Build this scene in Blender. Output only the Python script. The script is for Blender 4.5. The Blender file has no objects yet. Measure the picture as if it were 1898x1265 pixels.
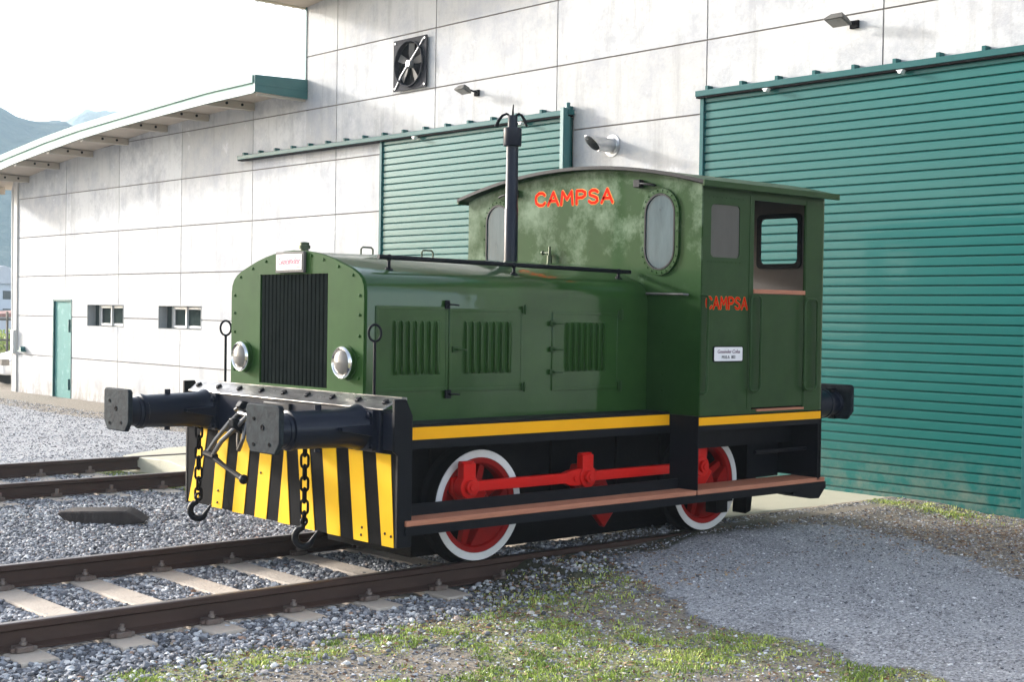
import bpy, bmesh, math, random
import numpy as np
from mathutils import Vector, Matrix
R = math.radians
random.seed(7); rng = np.random.default_rng(7)
SC = bpy.context.scene
COL = SC.collection

# ------------------------------------------------------------------ camera
cam_data = bpy.data.cameras.new('camera')
cam = bpy.data.objects.new('camera', cam_data); COL.objects.link(cam)
yaw, pitch, roll = R(48.5702), R(-1.0831), R(0.8555)
F = Vector((math.cos(yaw)*math.cos(pitch), math.sin(yaw)*math.cos(pitch), math.sin(pitch)))
Rt = F.cross(Vector((0, 0, 1))).normalized(); Up = Rt.cross(F)
R2 = Rt*math.cos(roll) + Up*math.sin(roll); U2 = -Rt*math.sin(roll) + Up*math.cos(roll)
M = Matrix((R2, U2, -F)).transposed().to_4x4(); M.translation = Vector((-5.394, -8.5358, 1.7408))
cam.matrix_world = M
cam_data.sensor_width = 36; cam_data.lens = 2640.97/1898*36
cam_data.clip_start = .1; cam_data.clip_end = 3000
SC.camera = cam

# ------------------------------------------------------------------ light
SUN = Vector((-.30, 1.0, .305)).normalized()          # towards the sun
elev = math.asin(SUN.z); azim = math.atan2(SUN.x, SUN.y)   # azimuth from +Y towards +X
w = bpy.data.worlds.new('World'); SC.world = w; w.use_nodes = True
nt = w.node_tree; bg = nt.nodes['Background']
sky = nt.nodes.new('ShaderNodeTexSky'); sky.sky_type = 'NISHITA'; sky.sun_disc = False
sky.sun_elevation = elev; sky.sun_rotation = azim
sky.air_density = .75; sky.dust_density = 2.2; sky.ozone_density = .6
hsv = nt.nodes.new('ShaderNodeHueSaturation'); hsv.inputs['Saturation'].default_value = .62
nt.links.new(sky.outputs[0], hsv.inputs['Color']); nt.links.new(hsv.outputs[0], bg.inputs[0]); bg.inputs[1].default_value = .15
sd = bpy.data.lights.new('sun', 'SUN'); sd.energy = 2.0; sd.angle = R(5); sd.color = (1, .98, .95)
so = bpy.data.objects.new('sun', sd); COL.objects.link(so)
so.rotation_euler = (-SUN).to_track_quat('-Z', 'Y').to_euler(); so.location = (-6, 20, 12)
vs = SC.view_settings; vs.view_transform = 'Standard'; vs.look = 'None'; vs.gamma = 1; vs.exposure = 1.95
SC.render.engine = 'CYCLES'; SC.cycles.use_denoising = True; SC.cycles.max_bounces = 8
SC.cycles.volume_step_rate = 4; SC.cycles.sample_clamp_indirect = 8

# ------------------------------------------------------------------ helpers
def col4(c): return (c[0], c[1], c[2], 1)
MATS = {}
def mat(name, c, rough=.5, metal=0, coat=0, c2=None, nscale=4, ncon=.5, bump=0, bscale=40, rvar=0, stretch=None, coatr=.05, spec=.5, c3=None, n3scale=1., n3lo=.5, n3hi=.62):
    m = bpy.data.materials.new(name); m.use_nodes = True
    N = m.node_tree.nodes; L = m.node_tree.links; b = N['Principled BSDF']
    b.inputs['Base Color'].default_value = col4(c); b.inputs['Roughness'].default_value = rough
    b.inputs['Metallic'].default_value = metal; b.inputs['Coat Weight'].default_value = coat
    b.inputs['Coat Roughness'].default_value = coatr; b.inputs['Specular IOR Level'].default_value = spec
    tc = N.new('ShaderNodeTexCoord'); mp = N.new('ShaderNodeMapping'); L.new(tc.outputs['Object'], mp.inputs[0])
    if stretch: mp.inputs['Scale'].default_value = stretch
    if c2:
        n = N.new('ShaderNodeTexNoise'); n.inputs['Scale'].default_value = nscale; n.inputs['Detail'].default_value = 8; n.inputs['Roughness'].default_value = .65
        L.new(mp.outputs[0], n.inputs[0])
        cr = N.new('ShaderNodeMapRange'); cr.inputs[1].default_value = .5-.5*(1-ncon)-.0; cr.inputs[2].default_value = .5+.5*(1-ncon)
        L.new(n.outputs[0], cr.inputs[0])
        mx = N.new('ShaderNodeMix'); mx.data_type = 'RGBA'; mx.inputs[6].default_value = col4(c); mx.inputs[7].default_value = col4(c2)
        L.new(cr.outputs[0], mx.inputs[0]); out = mx.outputs[2]
        if c3:
            n3 = N.new('ShaderNodeTexNoise'); n3.inputs['Scale'].default_value = n3scale; n3.inputs['Detail'].default_value = 10; n3.inputs['Roughness'].default_value = .7
            L.new(mp.outputs[0], n3.inputs[0])
            r3 = N.new('ShaderNodeMapRange'); r3.inputs[1].default_value = n3lo; r3.inputs[2].default_value = n3hi; L.new(n3.outputs[0], r3.inputs[0])
            m3 = N.new('ShaderNodeMix'); m3.data_type = 'RGBA'; L.new(out, m3.inputs[6]); m3.inputs[7].default_value = col4(c3)
            L.new(r3.outputs[0], m3.inputs[0]); out = m3.outputs[2]
        L.new(out, b.inputs['Base Color'])
        if rvar:
            rr = N.new('ShaderNodeMapRange'); rr.inputs[3].default_value = rough-rvar; rr.inputs[4].default_value = rough+rvar
            L.new(n.outputs[0], rr.inputs[0]); L.new(rr.outputs[0], b.inputs['Roughness'])
    if bump:
        n2 = N.new('ShaderNodeTexNoise'); n2.inputs['Scale'].default_value = bscale; n2.inputs['Detail'].default_value = 6
        L.new(mp.outputs[0], n2.inputs[0])
        bp = N.new('ShaderNodeBump'); bp.inputs['Strength'].default_value = 1; bp.inputs['Distance'].default_value = bump
        L.new(n2.outputs[0], bp.inputs['Height']); L.new(bp.outputs[0], b.inputs['Normal']); L.new(bp.outputs[0], b.inputs['Coat Normal'])
    MATS[name] = m
    return m

class MB:
    def __init__(s): s.v = []; s.f = []
    def add(s, vs_, fs):
        o = len(s.v); s.v += [tuple(p) for p in vs_]; s.f += [tuple(i+o for i in f) for f in fs]; return s
    def box(s, x0, x1, y0, y1, z0, z1):
        return s.add([(x0,y0,z0),(x1,y0,z0),(x1,y1,z0),(x0,y1,z0),(x0,y0,z1),(x1,y0,z1),(x1,y1,z1),(x0,y1,z1)],
                     [(0,3,2,1),(4,5,6,7),(0,1,5,4),(1,2,6,5),(2,3,7,6),(3,0,4,7)])
    def prism(s, poly, axis, a, b):
        """poly: 2d points in the other two axes (order: x:(y,z) y:(x,z) z:(x,y))"""
        def P(p, t): return {'x': (t, p[0], p[1]), 'y': (p[0], t, p[1]), 'z': (p[0], p[1], t)}[axis]
        n = len(poly)
        area = sum(poly[i][0]*poly[(i+1) % n][1]-poly[(i+1) % n][0]*poly[i][1] for i in range(n))
        if (area < 0) != (axis == 'y'): poly = poly[::-1]
        lo, hi = min(a, b), max(a, b)
        return s.add([P(p, lo) for p in poly]+[P(p, hi) for p in poly],
                     [tuple(range(n))[::-1], tuple(range(n, 2*n))]+[(i, (i+1) % n, n+(i+1) % n, n+i) for i in range(n)])
    def cyl(s, p0, p1, r0, r1=None, n=20, caps=True):
        r1 = r0 if r1 is None else r1
        p0, p1 = Vector(p0), Vector(p1); d = (p1-p0).normalized()
        a = d.orthogonal().normalized(); b = d.cross(a)
        vs_ = []
        for p, r in ((p0, r0), (p1, r1)):
            for i in range(n):
                t = 2*math.pi*i/n; vs_.append(p+a*r*math.cos(t)+b*r*math.sin(t))
        fs = [(i, (i+1) % n, n+(i+1) % n, n+i) for i in range(n)]
        if caps: fs += [tuple(range(n))[::-1], tuple(range(n, 2*n))]
        return s.add(vs_, fs)
    def lathe(s, p0, d, prof, n=32, caps=True):
        """prof: list of (dist along d, radius)"""
        p0 = Vector(p0); d = Vector(d).normalized(); a = d.orthogonal().normalized(); b = d.cross(a); vs_ = []
        for h, r in prof:
            for i in range(n):
                t = 2*math.pi*i/n; vs_.append(p0+d*h+a*r*math.cos(t)+b*r*math.sin(t))
        fs = []
        for k in range(len(prof)-1):
            for i in range(n): fs.append((k*n+i, k*n+(i+1) % n, (k+1)*n+(i+1) % n, (k+1)*n+i))
        if caps and prof[0][1] > 1e-6: fs.append(tuple(range(n))[::-1])
        if caps and prof[-1][1] > 1e-6: fs.append(tuple(range((len(prof)-1)*n, len(prof)*n)))
        return s.add(vs_, fs)
    def tube(s, pts, r, n=10, closed=False):
        pts = [Vector(p) for p in pts]; m = len(pts); vs_ = []
        t0 = (pts[1]-pts[0]).normalized(); a = t0.orthogonal().normalized()
        for k, p in enumerate(pts):
            if closed: t = (pts[(k+1) % m]-pts[k-1]).normalized()
            else: t = (pts[min(k+1, m-1)]-pts[max(k-1, 0)]).normalized()
            a = (a-t*a.dot(t)).normalized(); b = t.cross(a)
            rr = r[k] if isinstance(r, (list, tuple)) else r
            for i in range(n):
                q = 2*math.pi*i/n; vs_.append(p+a*rr*math.cos(q)+b*rr*math.sin(q))
        fs = []
        for k in range(m if closed else m-1):
            for i in range(n): fs.append((k*n+i, k*n+(i+1) % n, ((k+1) % m)*n+(i+1) % n, ((k+1) % m)*n+i))
        if not closed: fs += [tuple(range(n))[::-1], tuple(range((m-1)*n, m*n))]
        return s.add(vs_, fs)
    def ball(s, c, r, n=12, sc=(1, 1, 1)):
        c = Vector(c); vs_ = []; k = n//2
        for j in range(k+1):
            for i in range(n):
                th = math.pi*j/k; ph = 2*math.pi*i/n
                vs_.append(c+Vector((r*sc[0]*math.sin(th)*math.cos(ph), r*sc[1]*math.sin(th)*math.sin(ph), r*sc[2]*math.cos(th))))
        return s.add(vs_, [(j*n+i, (j+1)*n+i, (j+1)*n+(i+1) % n, j*n+(i+1) % n) for j in range(k) for i in range(n)])
    def build(s, name, m, parent=None, bevel=0, smooth=35, seg=2):
        me = bpy.data.meshes.new(name); me.from_pydata(s.v, [], s.f)
        bm = bmesh.new(); bm.from_mesh(me); bmesh.ops.recalc_face_normals(bm, faces=bm.faces); bm.to_mesh(me); bm.free()
        me.materials.append(m if not isinstance(m, str) else MATS[m])
        me.polygons.foreach_set('use_smooth', [True]*len(me.polygons))
        me.set_sharp_from_angle(angle=R(smooth))
        o = bpy.data.objects.new(name, me); COL.objects.link(o)
        if parent: par(o, parent)
        if bevel:
            md = o.modifiers.new('bevel', 'BEVEL'); md.width = bevel; md.segments = seg; md.limit_method = 'ANGLE'; md.angle_limit = R(40)
            md.harden_normals = False
        return o

def wloc(o):
    l = Vector(o.location)
    return l + (wloc(o.parent) if o.parent else Vector((0, 0, 0)))
def par(o, p):
    """parent keeping world-coordinates mesh data: every object has no rotation, so subtracting locations is enough"""
    o.parent = p; o.location = Vector(o.location)-wloc(p)
def tag(o, label=None, cat=None, group=None, kind=None):
    if label: o['label'] = label
    if cat: o['category'] = cat
    if group: o['group'] = group
    if kind: o['kind'] = kind
    return o
def thing(name, label, cat, loc=(0, 0, 0), group=None):
    o = bpy.data.objects.new(name, None); COL.objects.link(o); o.location = loc; o.empty_display_size = .2
    return tag(o, label, cat, group)
def place(o, name, parent, off):
    """a copy of a part, moved by off"""
    c = o.copy(); c.name = name; COL.objects.link(c); c.parent = parent; c.location = Vector(o.location)+Vector(off); return c
def arc(cx, cy, r, a0, a1, n):
    return [(cx+r*math.cos(R(a0+(a1-a0)*i/n)), cy+r*math.sin(R(a0+(a1-a0)*i/n))) for i in range(n+1)]
def rrect(x0, x1, y0, y1, r, n=5):
    return arc(x1-r, y1-r, r, 0, 90, n)+arc(x0+r, y1-r, r, 90, 180, n)+arc(x0+r, y0+r, r, 180, 270, n)+arc(x1-r, y0+r, r, 270, 360, n)
def holed(mb, outer, holes, axis, a, b):
    """plate with holes: outer/holes polygons in 2d, thickness a..b along axis (triangulated through bmesh)"""
    def P(p, t): return {'x': (t, p[0], p[1]), 'y': (p[0], t, p[1]), 'z': (p[0], p[1], t)}[axis]
    bm = bmesh.new(); es = []
    for loop in [outer]+holes:
        vv = [bm.verts.new(P(p, a)) for p in loop]
        for i in range(len(vv)): es.append(bm.edges.new((vv[i], vv[(i+1) % len(vv)])))
    r = bmesh.ops.triangle_fill(bm, edges=es, use_beauty=True)
    d = Vector(P((0, 0), b))-Vector(P((0, 0), a))
    ex = bmesh.ops.extrude_face_region(bm, geom=[f for f in r['geom'] if isinstance(f, bmesh.types.BMFace)]+[])
    bmesh.ops.translate(bm, verts=[v for v in ex['geom'] if isinstance(v, bmesh.types.BMVert)], vec=d)
    bm.verts.index_update()
    mb.add([v.co[:] for v in bm.verts], [[v.index for v in f.verts] for f in bm.faces]); bm.free()
    return mb
def npmesh(name, v, f, m, smooth=False):
    """v (n,3) f (m,3|4) numpy"""
    me = bpy.data.meshes.new(name); k = f.shape[1]
    me.vertices.add(len(v)); me.vertices.foreach_set('co', v.astype(np.float32).ravel())
    me.loops.add(f.size); me.loops.foreach_set('vertex_index', f.astype(np.int32).ravel())
    me.polygons.add(len(f)); me.polygons.foreach_set('loop_start', np.arange(0, f.size, k, dtype=np.int32))
    me.polygons.foreach_set('use_smooth', np.full(len(f), smooth)); me.update(calc_edges=True); me.validate()
    me.materials.append(m); o = bpy.data.objects.new(name, me); COL.objects.link(o); return o
def attr(o, name, vals, dom='POINT'):
    a = o.data.attributes.new(name, 'FLOAT', dom); a.data.foreach_set('value', np.asarray(vals, dtype=np.float32))
def ss(a, b, x): t = np.clip((x-a)/(b-a), 0, 1); return t*t*(3-2*t)
_perm = rng.random((256, 256))
def vnoise(x, y):
    xi = np.floor(x).astype(int); yi = np.floor(y).astype(int); fx = x-xi; fy = y-yi
    fx = fx*fx*(3-2*fx); fy = fy*fy*(3-2*fy)
    g = lambda i, j: _perm[i & 255, j & 255]
    return (g(xi, yi)*(1-fx)+g(xi+1, yi)*fx)*(1-fy)+(g(xi, yi+1)*(1-fx)+g(xi+1, yi+1)*fx)*fy
def fbm(x, y, o=5):
    s = 0; a = .5
    for i in range(o): s = s+a*vnoise(x*2**i+17*i, y*2**i+31*i); a *= .5
    return s
def pip(px, py, poly):
    """points in polygon, numpy"""
    r = np.zeros(px.shape, bool); n = len(poly)
    for i in range(n):
        x0, y0 = poly[i]; x1, y1 = poly[(i+1) % n]
        c = ((y0 > py) != (y1 > py)) & (px < (x1-x0)*(py-y0)/((y1-y0) if y1 != y0 else 1e-9)+x0)
        r ^= c
    return r
def blob(x, y, cx, cy, rx, ry): return np.exp(-(((x-cx)/rx)**2+((y-cy)/ry)**2))

# ------------------------------------------------------------------ materials
G1, G2 = (.050, .085, .034), (.064, .104, .042)
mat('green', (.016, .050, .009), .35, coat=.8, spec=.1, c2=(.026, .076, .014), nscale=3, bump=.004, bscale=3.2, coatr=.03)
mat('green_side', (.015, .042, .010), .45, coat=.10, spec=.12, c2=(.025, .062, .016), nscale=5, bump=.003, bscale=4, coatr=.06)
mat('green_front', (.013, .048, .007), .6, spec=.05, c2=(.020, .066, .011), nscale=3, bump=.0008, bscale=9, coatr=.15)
mat('green_sheen', (.009, .036, .005), .6, coat=.08, spec=.04, c2=(.016, .052, .010), nscale=3, bump=.0012, bscale=8, rvar=.05, coatr=.12, c3=(.12, .17, .11), n3scale=2.6, n3lo=.49, n3hi=.68)
m_ = MATS['green_sheen']; N = m_.node_tree.nodes; L = m_.node_tree.links     # pale reflections and polish smears painted into the colour, upper sheet only, above the seam
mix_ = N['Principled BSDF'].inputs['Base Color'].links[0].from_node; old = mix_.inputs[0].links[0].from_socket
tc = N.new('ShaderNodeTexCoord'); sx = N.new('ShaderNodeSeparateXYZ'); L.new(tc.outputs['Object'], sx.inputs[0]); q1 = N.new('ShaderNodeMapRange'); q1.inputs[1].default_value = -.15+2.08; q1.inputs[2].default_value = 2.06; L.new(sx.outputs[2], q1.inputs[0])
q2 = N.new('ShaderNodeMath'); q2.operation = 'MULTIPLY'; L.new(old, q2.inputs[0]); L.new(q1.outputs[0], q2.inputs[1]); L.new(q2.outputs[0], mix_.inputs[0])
mat('black', (.0035, .004, .006), .5, spec=.12, c2=(.007, .0075, .010), nscale=6, bump=.001, bscale=30)
mat('grille', (.012, .016, .012), .6, spec=.15, c2=(.02, .026, .02), nscale=8)
mat('blackmatt', (.004, .004, .005), .85, spec=.05, c2=(.009, .008, .008), nscale=8, bump=.002, bscale=40)
mat('bufferface', (.026, .034, .038), .7, spec=.05, c2=(.012, .014, .018), nscale=12, ncon=.7, bump=.003, bscale=30, rvar=0)
mat('navy', (.006, .008, .017), .34, spec=.15, coat=.12, c2=(.009, .012, .022), nscale=5, coatr=.1, bump=.001, bscale=25)
mat('yellow', (.80, .47, .003), .6, spec=.1, c2=(.76, .42, .003), nscale=3, bump=.001, bscale=30, coatr=.2, c3=(.30, .12, .02), n3scale=9, n3lo=.69, n3hi=.74)
mat('stripe', (.92, .42, .003), .5, spec=.15, c2=(.86, .38, .002), nscale=3, bump=.001, bscale=20, coatr=.15)
mat('red', (.66, .006, .002), .4, spec=.2, c2=(.52, .005, .002), nscale=5, bump=.001, bscale=30, coatr=.12)
mat('darkred', (.34, .005, .003), .5, spec=.15, c2=(.22, .004, .003), nscale=6, bump=.001, bscale=25)
mat('whitetyre', (.78, .76, .74), .45, c2=(.66, .63, .60), nscale=9, bump=.001, bscale=20)
mat('steel', (.16, .155, .15), .35, metal=.8, c2=(.08, .075, .07), nscale=9, bump=.001)
mat('chrome', (.86, .86, .84), .12, metal=1, c2=(.7, .7, .68), nscale=10)
mat('topplate', (.42, .41, .40), .3, metal=.9, c2=(.10, .095, .09), nscale=14, ncon=.7, bump=.002, bscale=30, rvar=.12, stretch=(1, .25, 1))
mat('wood', (.50, .20, .11), .6, c2=(.34, .12, .065), nscale=8, ncon=.6, bump=.003, bscale=30, stretch=(.6, 8, 8))
mat('interior', (.10, .082, .07), .6, c2=(.14, .11, .095), nscale=5)
mat('whiteplate', (.82, .80, .80), .35, c2=(.74, .72, .72), nscale=10)
mat('signred', (.60, .014, .002), .7, spec=.02, c2=(.55, .016, .002), nscale=30)
mat('signcream', (.80, .40, .14), .7, spec=.02, c2=(.66, .23, .03), nscale=30)
mat('plumtext', (.20, .08, .14), .5, c2=(.12, .05, .08), nscale=40)
mat('pinktext', (.55, .02, .09), .5, c2=(.5, .03, .1), nscale=60)
mat('ink', (.03, .03, .03), .5, c2=(.06, .05, .05), nscale=40)
mat('brass', (.06, .08, .04), .4, metal=.5, c2=(.03, .04, .02), nscale=20)
mat('railrust', (.045, .026, .020), .65, spec=.2, c2=(.07, .040, .030), nscale=7, ncon=.5, bump=.003, bscale=40, stretch=(.35, 1, 1))
mat('railtop', (.17, .14, .125), .34, metal=.75, c2=(.10, .07, .055), nscale=5, ncon=.6, stretch=(.25, 3, 1))
mat('fasten', (.20, .17, .15), .5, metal=.4, c2=(.12, .07, .05), nscale=20, ncon=.6, bump=.003)
mat('sleeper', (.52, .45, .37), .9, c2=(.36, .29, .23), nscale=5, ncon=.4, bump=.006, bscale=45, c3=(.16, .11, .08), n3scale=6, n3lo=.58, n3hi=.72)
mat('slab', (.50, .47, .36), .85, c2=(.40, .37, .27), nscale=1.5, ncon=.4, bump=.004, bscale=40, c3=(.24, .21, .14), n3scale=2.2, n3lo=.58, n3hi=.78)
mat('plank', (.032, .026, .024), .85, spec=.2, c2=(.055, .046, .042), nscale=6, ncon=.6, bump=.008, bscale=20, stretch=(1, 4, 1))
mat('joint', (.17, .155, .14), .95, c2=(.22, .20, .18), nscale=6, bump=.003)
mat('render', (.52, .50, .46), .9, c2=(.60, .58, .54), nscale=2)
mat('tealdark', (.020, .105, .105), .45, coat=.15, c2=(.028, .13, .128), nscale=4, bump=.001)
mat('tealrail', (.022, .105, .105), .4, coat=.0, spec=.1, c2=(.018, .085, .085), nscale=4, bump=.001)
mat('fasciapaint', (.30, .42, .36), .6, spec=.1, c2=(.25, .37, .32), nscale=3, bump=.001)
mat('soffit', (.50, .43, .35), .8, c2=(.40, .34, .28), nscale=4, bump=.002)
mat('beamwood', (.46, .41, .34), .7, c2=(.38, .33, .27), nscale=6, ncon=.4, bump=.002, stretch=(1, 6, 6))
mat('cream', (.66, .60, .46), .6, c2=(.58, .52, .40), nscale=4)
mat('doorpaint', (.085, .24, .22), .6, spec=.1, c2=(.07, .20, .19), nscale=3, ncon=.3, bump=.001, c3=(.15, .32, .30), n3scale=5, n3lo=.55, n3hi=.7)
mat('alu', (.62, .62, .60), .4, c2=(.54, .54, .52), nscale=8)
mat('recess', (.36, .37, .36), .8, c2=(.30, .31, .30), nscale=6)
mat('fanmetal', (.015, .015, .020), .7, spec=.06, c2=(.035, .035, .04), nscale=10)
mat('lampgrey', (.13, .125, .115), .6, spec=.1, c2=(.09, .085, .08), nscale=10)
mat('galv', (.52, .53, .54), .35, metal=.8, c2=(.38, .39, .40), nscale=12, ncon=.5)
mat('carwhite', (.78, .79, .82), .3, coat=.6, c2=(.74, .75, .78), nscale=2)
mat('tyre', (.02, .02, .02), .8, c2=(.03, .03, .03), nscale=20)
mat('housewall', (.62, .64, .68), .8, c2=(.54, .56, .60), nscale=.5)
mat('houseroof', (.55, .55, .56), .8, c2=(.48, .48, .5), nscale=2)
mat('housetile', (.34, .15, .11), .8, c2=(.26, .11, .09), nscale=2)
mat('fencewood', (.09, .075, .06), .8, c2=(.14, .12, .09), nscale=5)

def glassmat(name, c, rough, alpha_mix, c2, spec=.12):
    m = mat(name, c, rough, c2=c2, nscale=4, ncon=.4, stretch=(3, 3, .8), spec=spec)
    b = m.node_tree.nodes['Principled BSDF']; b.inputs['Alpha'].default_value = alpha_mix
    return m
glassmat('cabglass', (.028, .055, .068), .10, .86, (.075, .115, .13), .16)
glassmat('sideglass', (.10, .092, .08), .6, .96, (.13, .12, .105))
glassmat('darkglass', (.018, .028, .026), .1, 1, (.04, .052, .048), .0)
glassmat('lens', (.16, .15, .135), .15, 1, (.26, .24, .21), .35)

# slatted shutter paint
def tealmat(name, c, c2):
    m = mat(name, c, .45, coat=.25, spec=.1, c2=c2, nscale=1.1, ncon=.3, bump=.0014, bscale=7, coatr=.10, stretch=(1, .5, 1.6), c3=(.17, .42, .40), n3scale=13, n3lo=.735, n3hi=.75)
    return m
tealmat('slats', (.005, .088, .080), (.008, .112, .104))
m_ = MATS['slats']; N = m_.node_tree.nodes; L = m_.node_tree.links; b_ = N['Principled BSDF']; src = b_.inputs['Base Color'].links[0].from_socket
tc = N.new('ShaderNodeTexCoord'); sx = N.new('ShaderNodeSeparateXYZ'); L.new(tc.outputs['Object'], sx.inputs[0]); q1 = N.new('ShaderNodeMapRange'); q1.inputs[1].default_value = .55; q1.inputs[2].default_value = -.05; L.new(sx.outputs[2], q1.inputs[0])
q2 = N.new('ShaderNodeTexNoise'); q2.inputs['Scale'].default_value = 5; q2.inputs['Detail'].default_value = 9; q2.inputs['Roughness'].default_value = .75; q3 = N.new('ShaderNodeMapRange'); q3.inputs[1].default_value = .42; q3.inputs[2].default_value = .66; L.new(q2.outputs[0], q3.inputs[0]); L.new(tc.outputs['Object'], q2.inputs[0])
q4 = N.new('ShaderNodeMath'); q4.operation = 'MULTIPLY'; L.new(q1.outputs[0], q4.inputs[0]); L.new(q3.outputs[0], q4.inputs[1]); q5 = N.new('ShaderNodeMix'); q5.data_type = 'RGBA'; L.new(q4.outputs[0], q5.inputs[0]); L.new(src, q5.inputs[6]); q5.inputs[7].default_value = (.13, .16, .13, 1); L.new(q5.outputs[2], b_.inputs['Base Color'])

# precast wall
def wallmat():
    m = bpy.data.materials.new('precast'); m.use_nodes = True
    N = m.node_tree.nodes; L = m.node_tree.links; b = N['Principled BSDF']; b.inputs['Roughness'].default_value = .88
    tc = N.new('ShaderNodeTexCoord')
    def noise(scale, st, det=8, ro=.6):
        mp = N.new('ShaderNodeMapping'); mp.inputs['Scale'].default_value = st; L.new(tc.outputs['Object'], mp.inputs[0])
        n = N.new('ShaderNodeTexNoise'); n.inputs['Scale'].default_value = scale; n.inputs['Detail'].default_value = det; n.inputs['Roughness'].default_value = ro
        L.new(mp.outputs[0], n.inputs[0]); return n.outputs[0]
    def mr(s, a, b_, c=0, d=1):
        r = N.new('ShaderNodeMapRange'); r.inputs[1].default_value = a; r.inputs[2].default_value = b_; r.inputs[3].default_value = c; r.inputs[4].default_value = d
        L.new(s, r.inputs[0]); return r.outputs[0]
    def mix(f, a, c):
        x = N.new('ShaderNodeMix'); x.data_type = 'RGBA'; L.new(f, x.inputs[0])
        if isinstance(a, tuple): x.inputs[6].default_value = col4(a)
        else: L.new(a, x.inputs[6])
        x.inputs[7].default_value = col4(c); return x.outputs[2]
    at = N.new('ShaderNodeAttribute'); at.attribute_name = 'tone'
    c = mix(at.outputs['Fac'], (.43, .425, .41), (.54, .54, .53))
    c = mix(mr(noise(1.7, (1, 1, 1), 10, .72), .46, .62, 0, .85), c, (.35, .355, .375))
    c = mix(mr(noise(2.2, (1, 2.6, .30), 9, .7), .52, .74, 0, .8), c, (.30, .295, .29))
    c = mix(mr(noise(11, (1, 1, 1), 8, .75), .56, .72, 0, .55), c, (.30, .285, .265))
    c = mix(mr(noise(3.1, (1, 1, 1), 10, .75), .60, .66, 0, .5), c, (.62, .62, .62))
    sx = N.new('ShaderNodeSeparateXYZ'); L.new(tc.outputs['Object'], sx.inputs[0])
    mu = N.new('ShaderNodeMath'); mu.operation = 'MULTIPLY'; L.new(mr(sx.outputs[2], .45, -.1), mu.inputs[0]); L.new(mr(noise(6, (1, 1, .5), 8, .7), .38, .62), mu.inputs[1])
    c = mix(mu.outputs[0], c, (.24, .21, .17))
    L.new(c, b.inputs['Base Color'])
    bp = N.new('ShaderNodeBump'); bp.inputs['Distance'].default_value = .004; L.new(noise(30, (1, 1, 1)), bp.inputs['Height']); L.new(bp.outputs[0], b.inputs['Normal'])
    MATS['precast'] = m
wallmat()

# ground: masks carried by the mesh say what lies where; the moss one also paints shade
def groundmat():
    m = bpy.data.materials.new('ground'); m.use_nodes = True
    N = m.node_tree.nodes; L = m.node_tree.links; b = N['Principled BSDF']; b.inputs['Roughness'].default_value = .9
    tc = N.new('ShaderNodeTexCoord')
    def noise(scale, det=8, ro=.65):
        n = N.new('ShaderNodeTexNoise'); n.inputs['Scale'].default_value = scale; n.inputs['Detail'].default_value = det; n.inputs['Roughness'].default_value = ro
        L.new(tc.outputs['Object'], n.inputs[0]); return n.outputs[0]
    def ramp(s, stops):
        r = N.new('ShaderNodeValToRGB'); L.new(s, r.inputs[0]); e = r.color_ramp.elements
        e[0].position, e[0].color = stops[0][0], col4(stops[0][1]); e[1].position, e[1].color = stops[-1][0], col4(stops[-1][1])
        for p, c in stops[1:-1]: x = e.new(p); x.color = col4(c)
        return r.outputs[0]
    def mix(f, a, c):
        x = N.new('ShaderNodeMix'); x.data_type = 'RGBA'; L.new(f, x.inputs[0]); L.new(a, x.inputs[6]); L.new(c, x.inputs[7]); return x.outputs[2]
    brk = noise(14, 10, .8)
    def A(n):
        a = N.new('ShaderNodeAttribute'); a.attribute_name = n
        q = N.new('ShaderNodeMath'); q.operation = 'MULTIPLY_ADD'; q.inputs[1].default_value = 2.4; q.inputs[2].default_value = -1.2; L.new(brk, q.inputs[0])
        p = N.new('ShaderNodeMath'); p.operation = 'ADD'; L.new(q.outputs[0], p.inputs[0]); L.new(a.outputs['Fac'], p.inputs[1])
        r = N.new('ShaderNodeMapRange'); r.inputs[1].default_value = .32; r.inputs[2].default_value = .68; L.new(p.outputs[0], r.inputs[0]); return r.outputs[0]
    vor = N.new('ShaderNodeTexVoronoi'); vor.inputs['Scale'].default_value = 55; L.new(tc.outputs['Object'], vor.inputs[0])
    fine = noise(45, 6, .8)
    gravel = ramp(vor.outputs['Color'], [(.1, (.06, .06, .065)), (.5, (.14, .14, .145)), (.9, (.28, .28, .285))])
    asph = ramp(fine, [(.38, (.03, .03, .035)), (.455, (.23, .23, .24)), (.54, (.44, .44, .455)), (.61, (.80, .80, .80))])
    asph2 = ramp(noise(3, 8, .7), [(.35, (.13, .13, .14)), (.6, (.34, .34, .35))])
    x = N.new('ShaderNodeMix'); x.data_type = 'RGBA'; x.inputs[0].default_value = .38; L.new(asph, x.inputs[6]); L.new(asph2, x.inputs[7]); asph = x.outputs[2]
    dirt = ramp(noise(28, 8, .75), [(.3, (.09, .068, .048)), (.5, (.22, .185, .14)), (.72, (.42, .37, .30))])
    grass = ramp(noise(30, 8, .75), [(.32, (.10, .10, .04)), (.5, (.25, .26, .09)), (.7, (.48, .46, .22))])
    c = mix(A('m_asph'), gravel, asph); c = mix(A('m_dirt'), c, dirt); c = mix(A('m_moss_shade'), c, ramp(noise(24, 8, .8), [(.35, (.022, .020, .014)), (.5, (.055, .058, .030)), (.7, (.16, .14, .11))])); gg = N.new('ShaderNodeMath'); gg.operation = 'MULTIPLY'; gg.inputs[1].default_value = .55; L.new(A('m_grass'), gg.inputs[0]); c = mix(gg.outputs[0], c, grass)
    L.new(c, b.inputs['Base Color'])
    bp = N.new('ShaderNodeBump'); bp.inputs['Distance'].default_value = .012; L.new(fine, bp.inputs['Height']); L.new(bp.outputs[0], b.inputs['Normal'])
    MATS['ground'] = m
groundmat()
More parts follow.
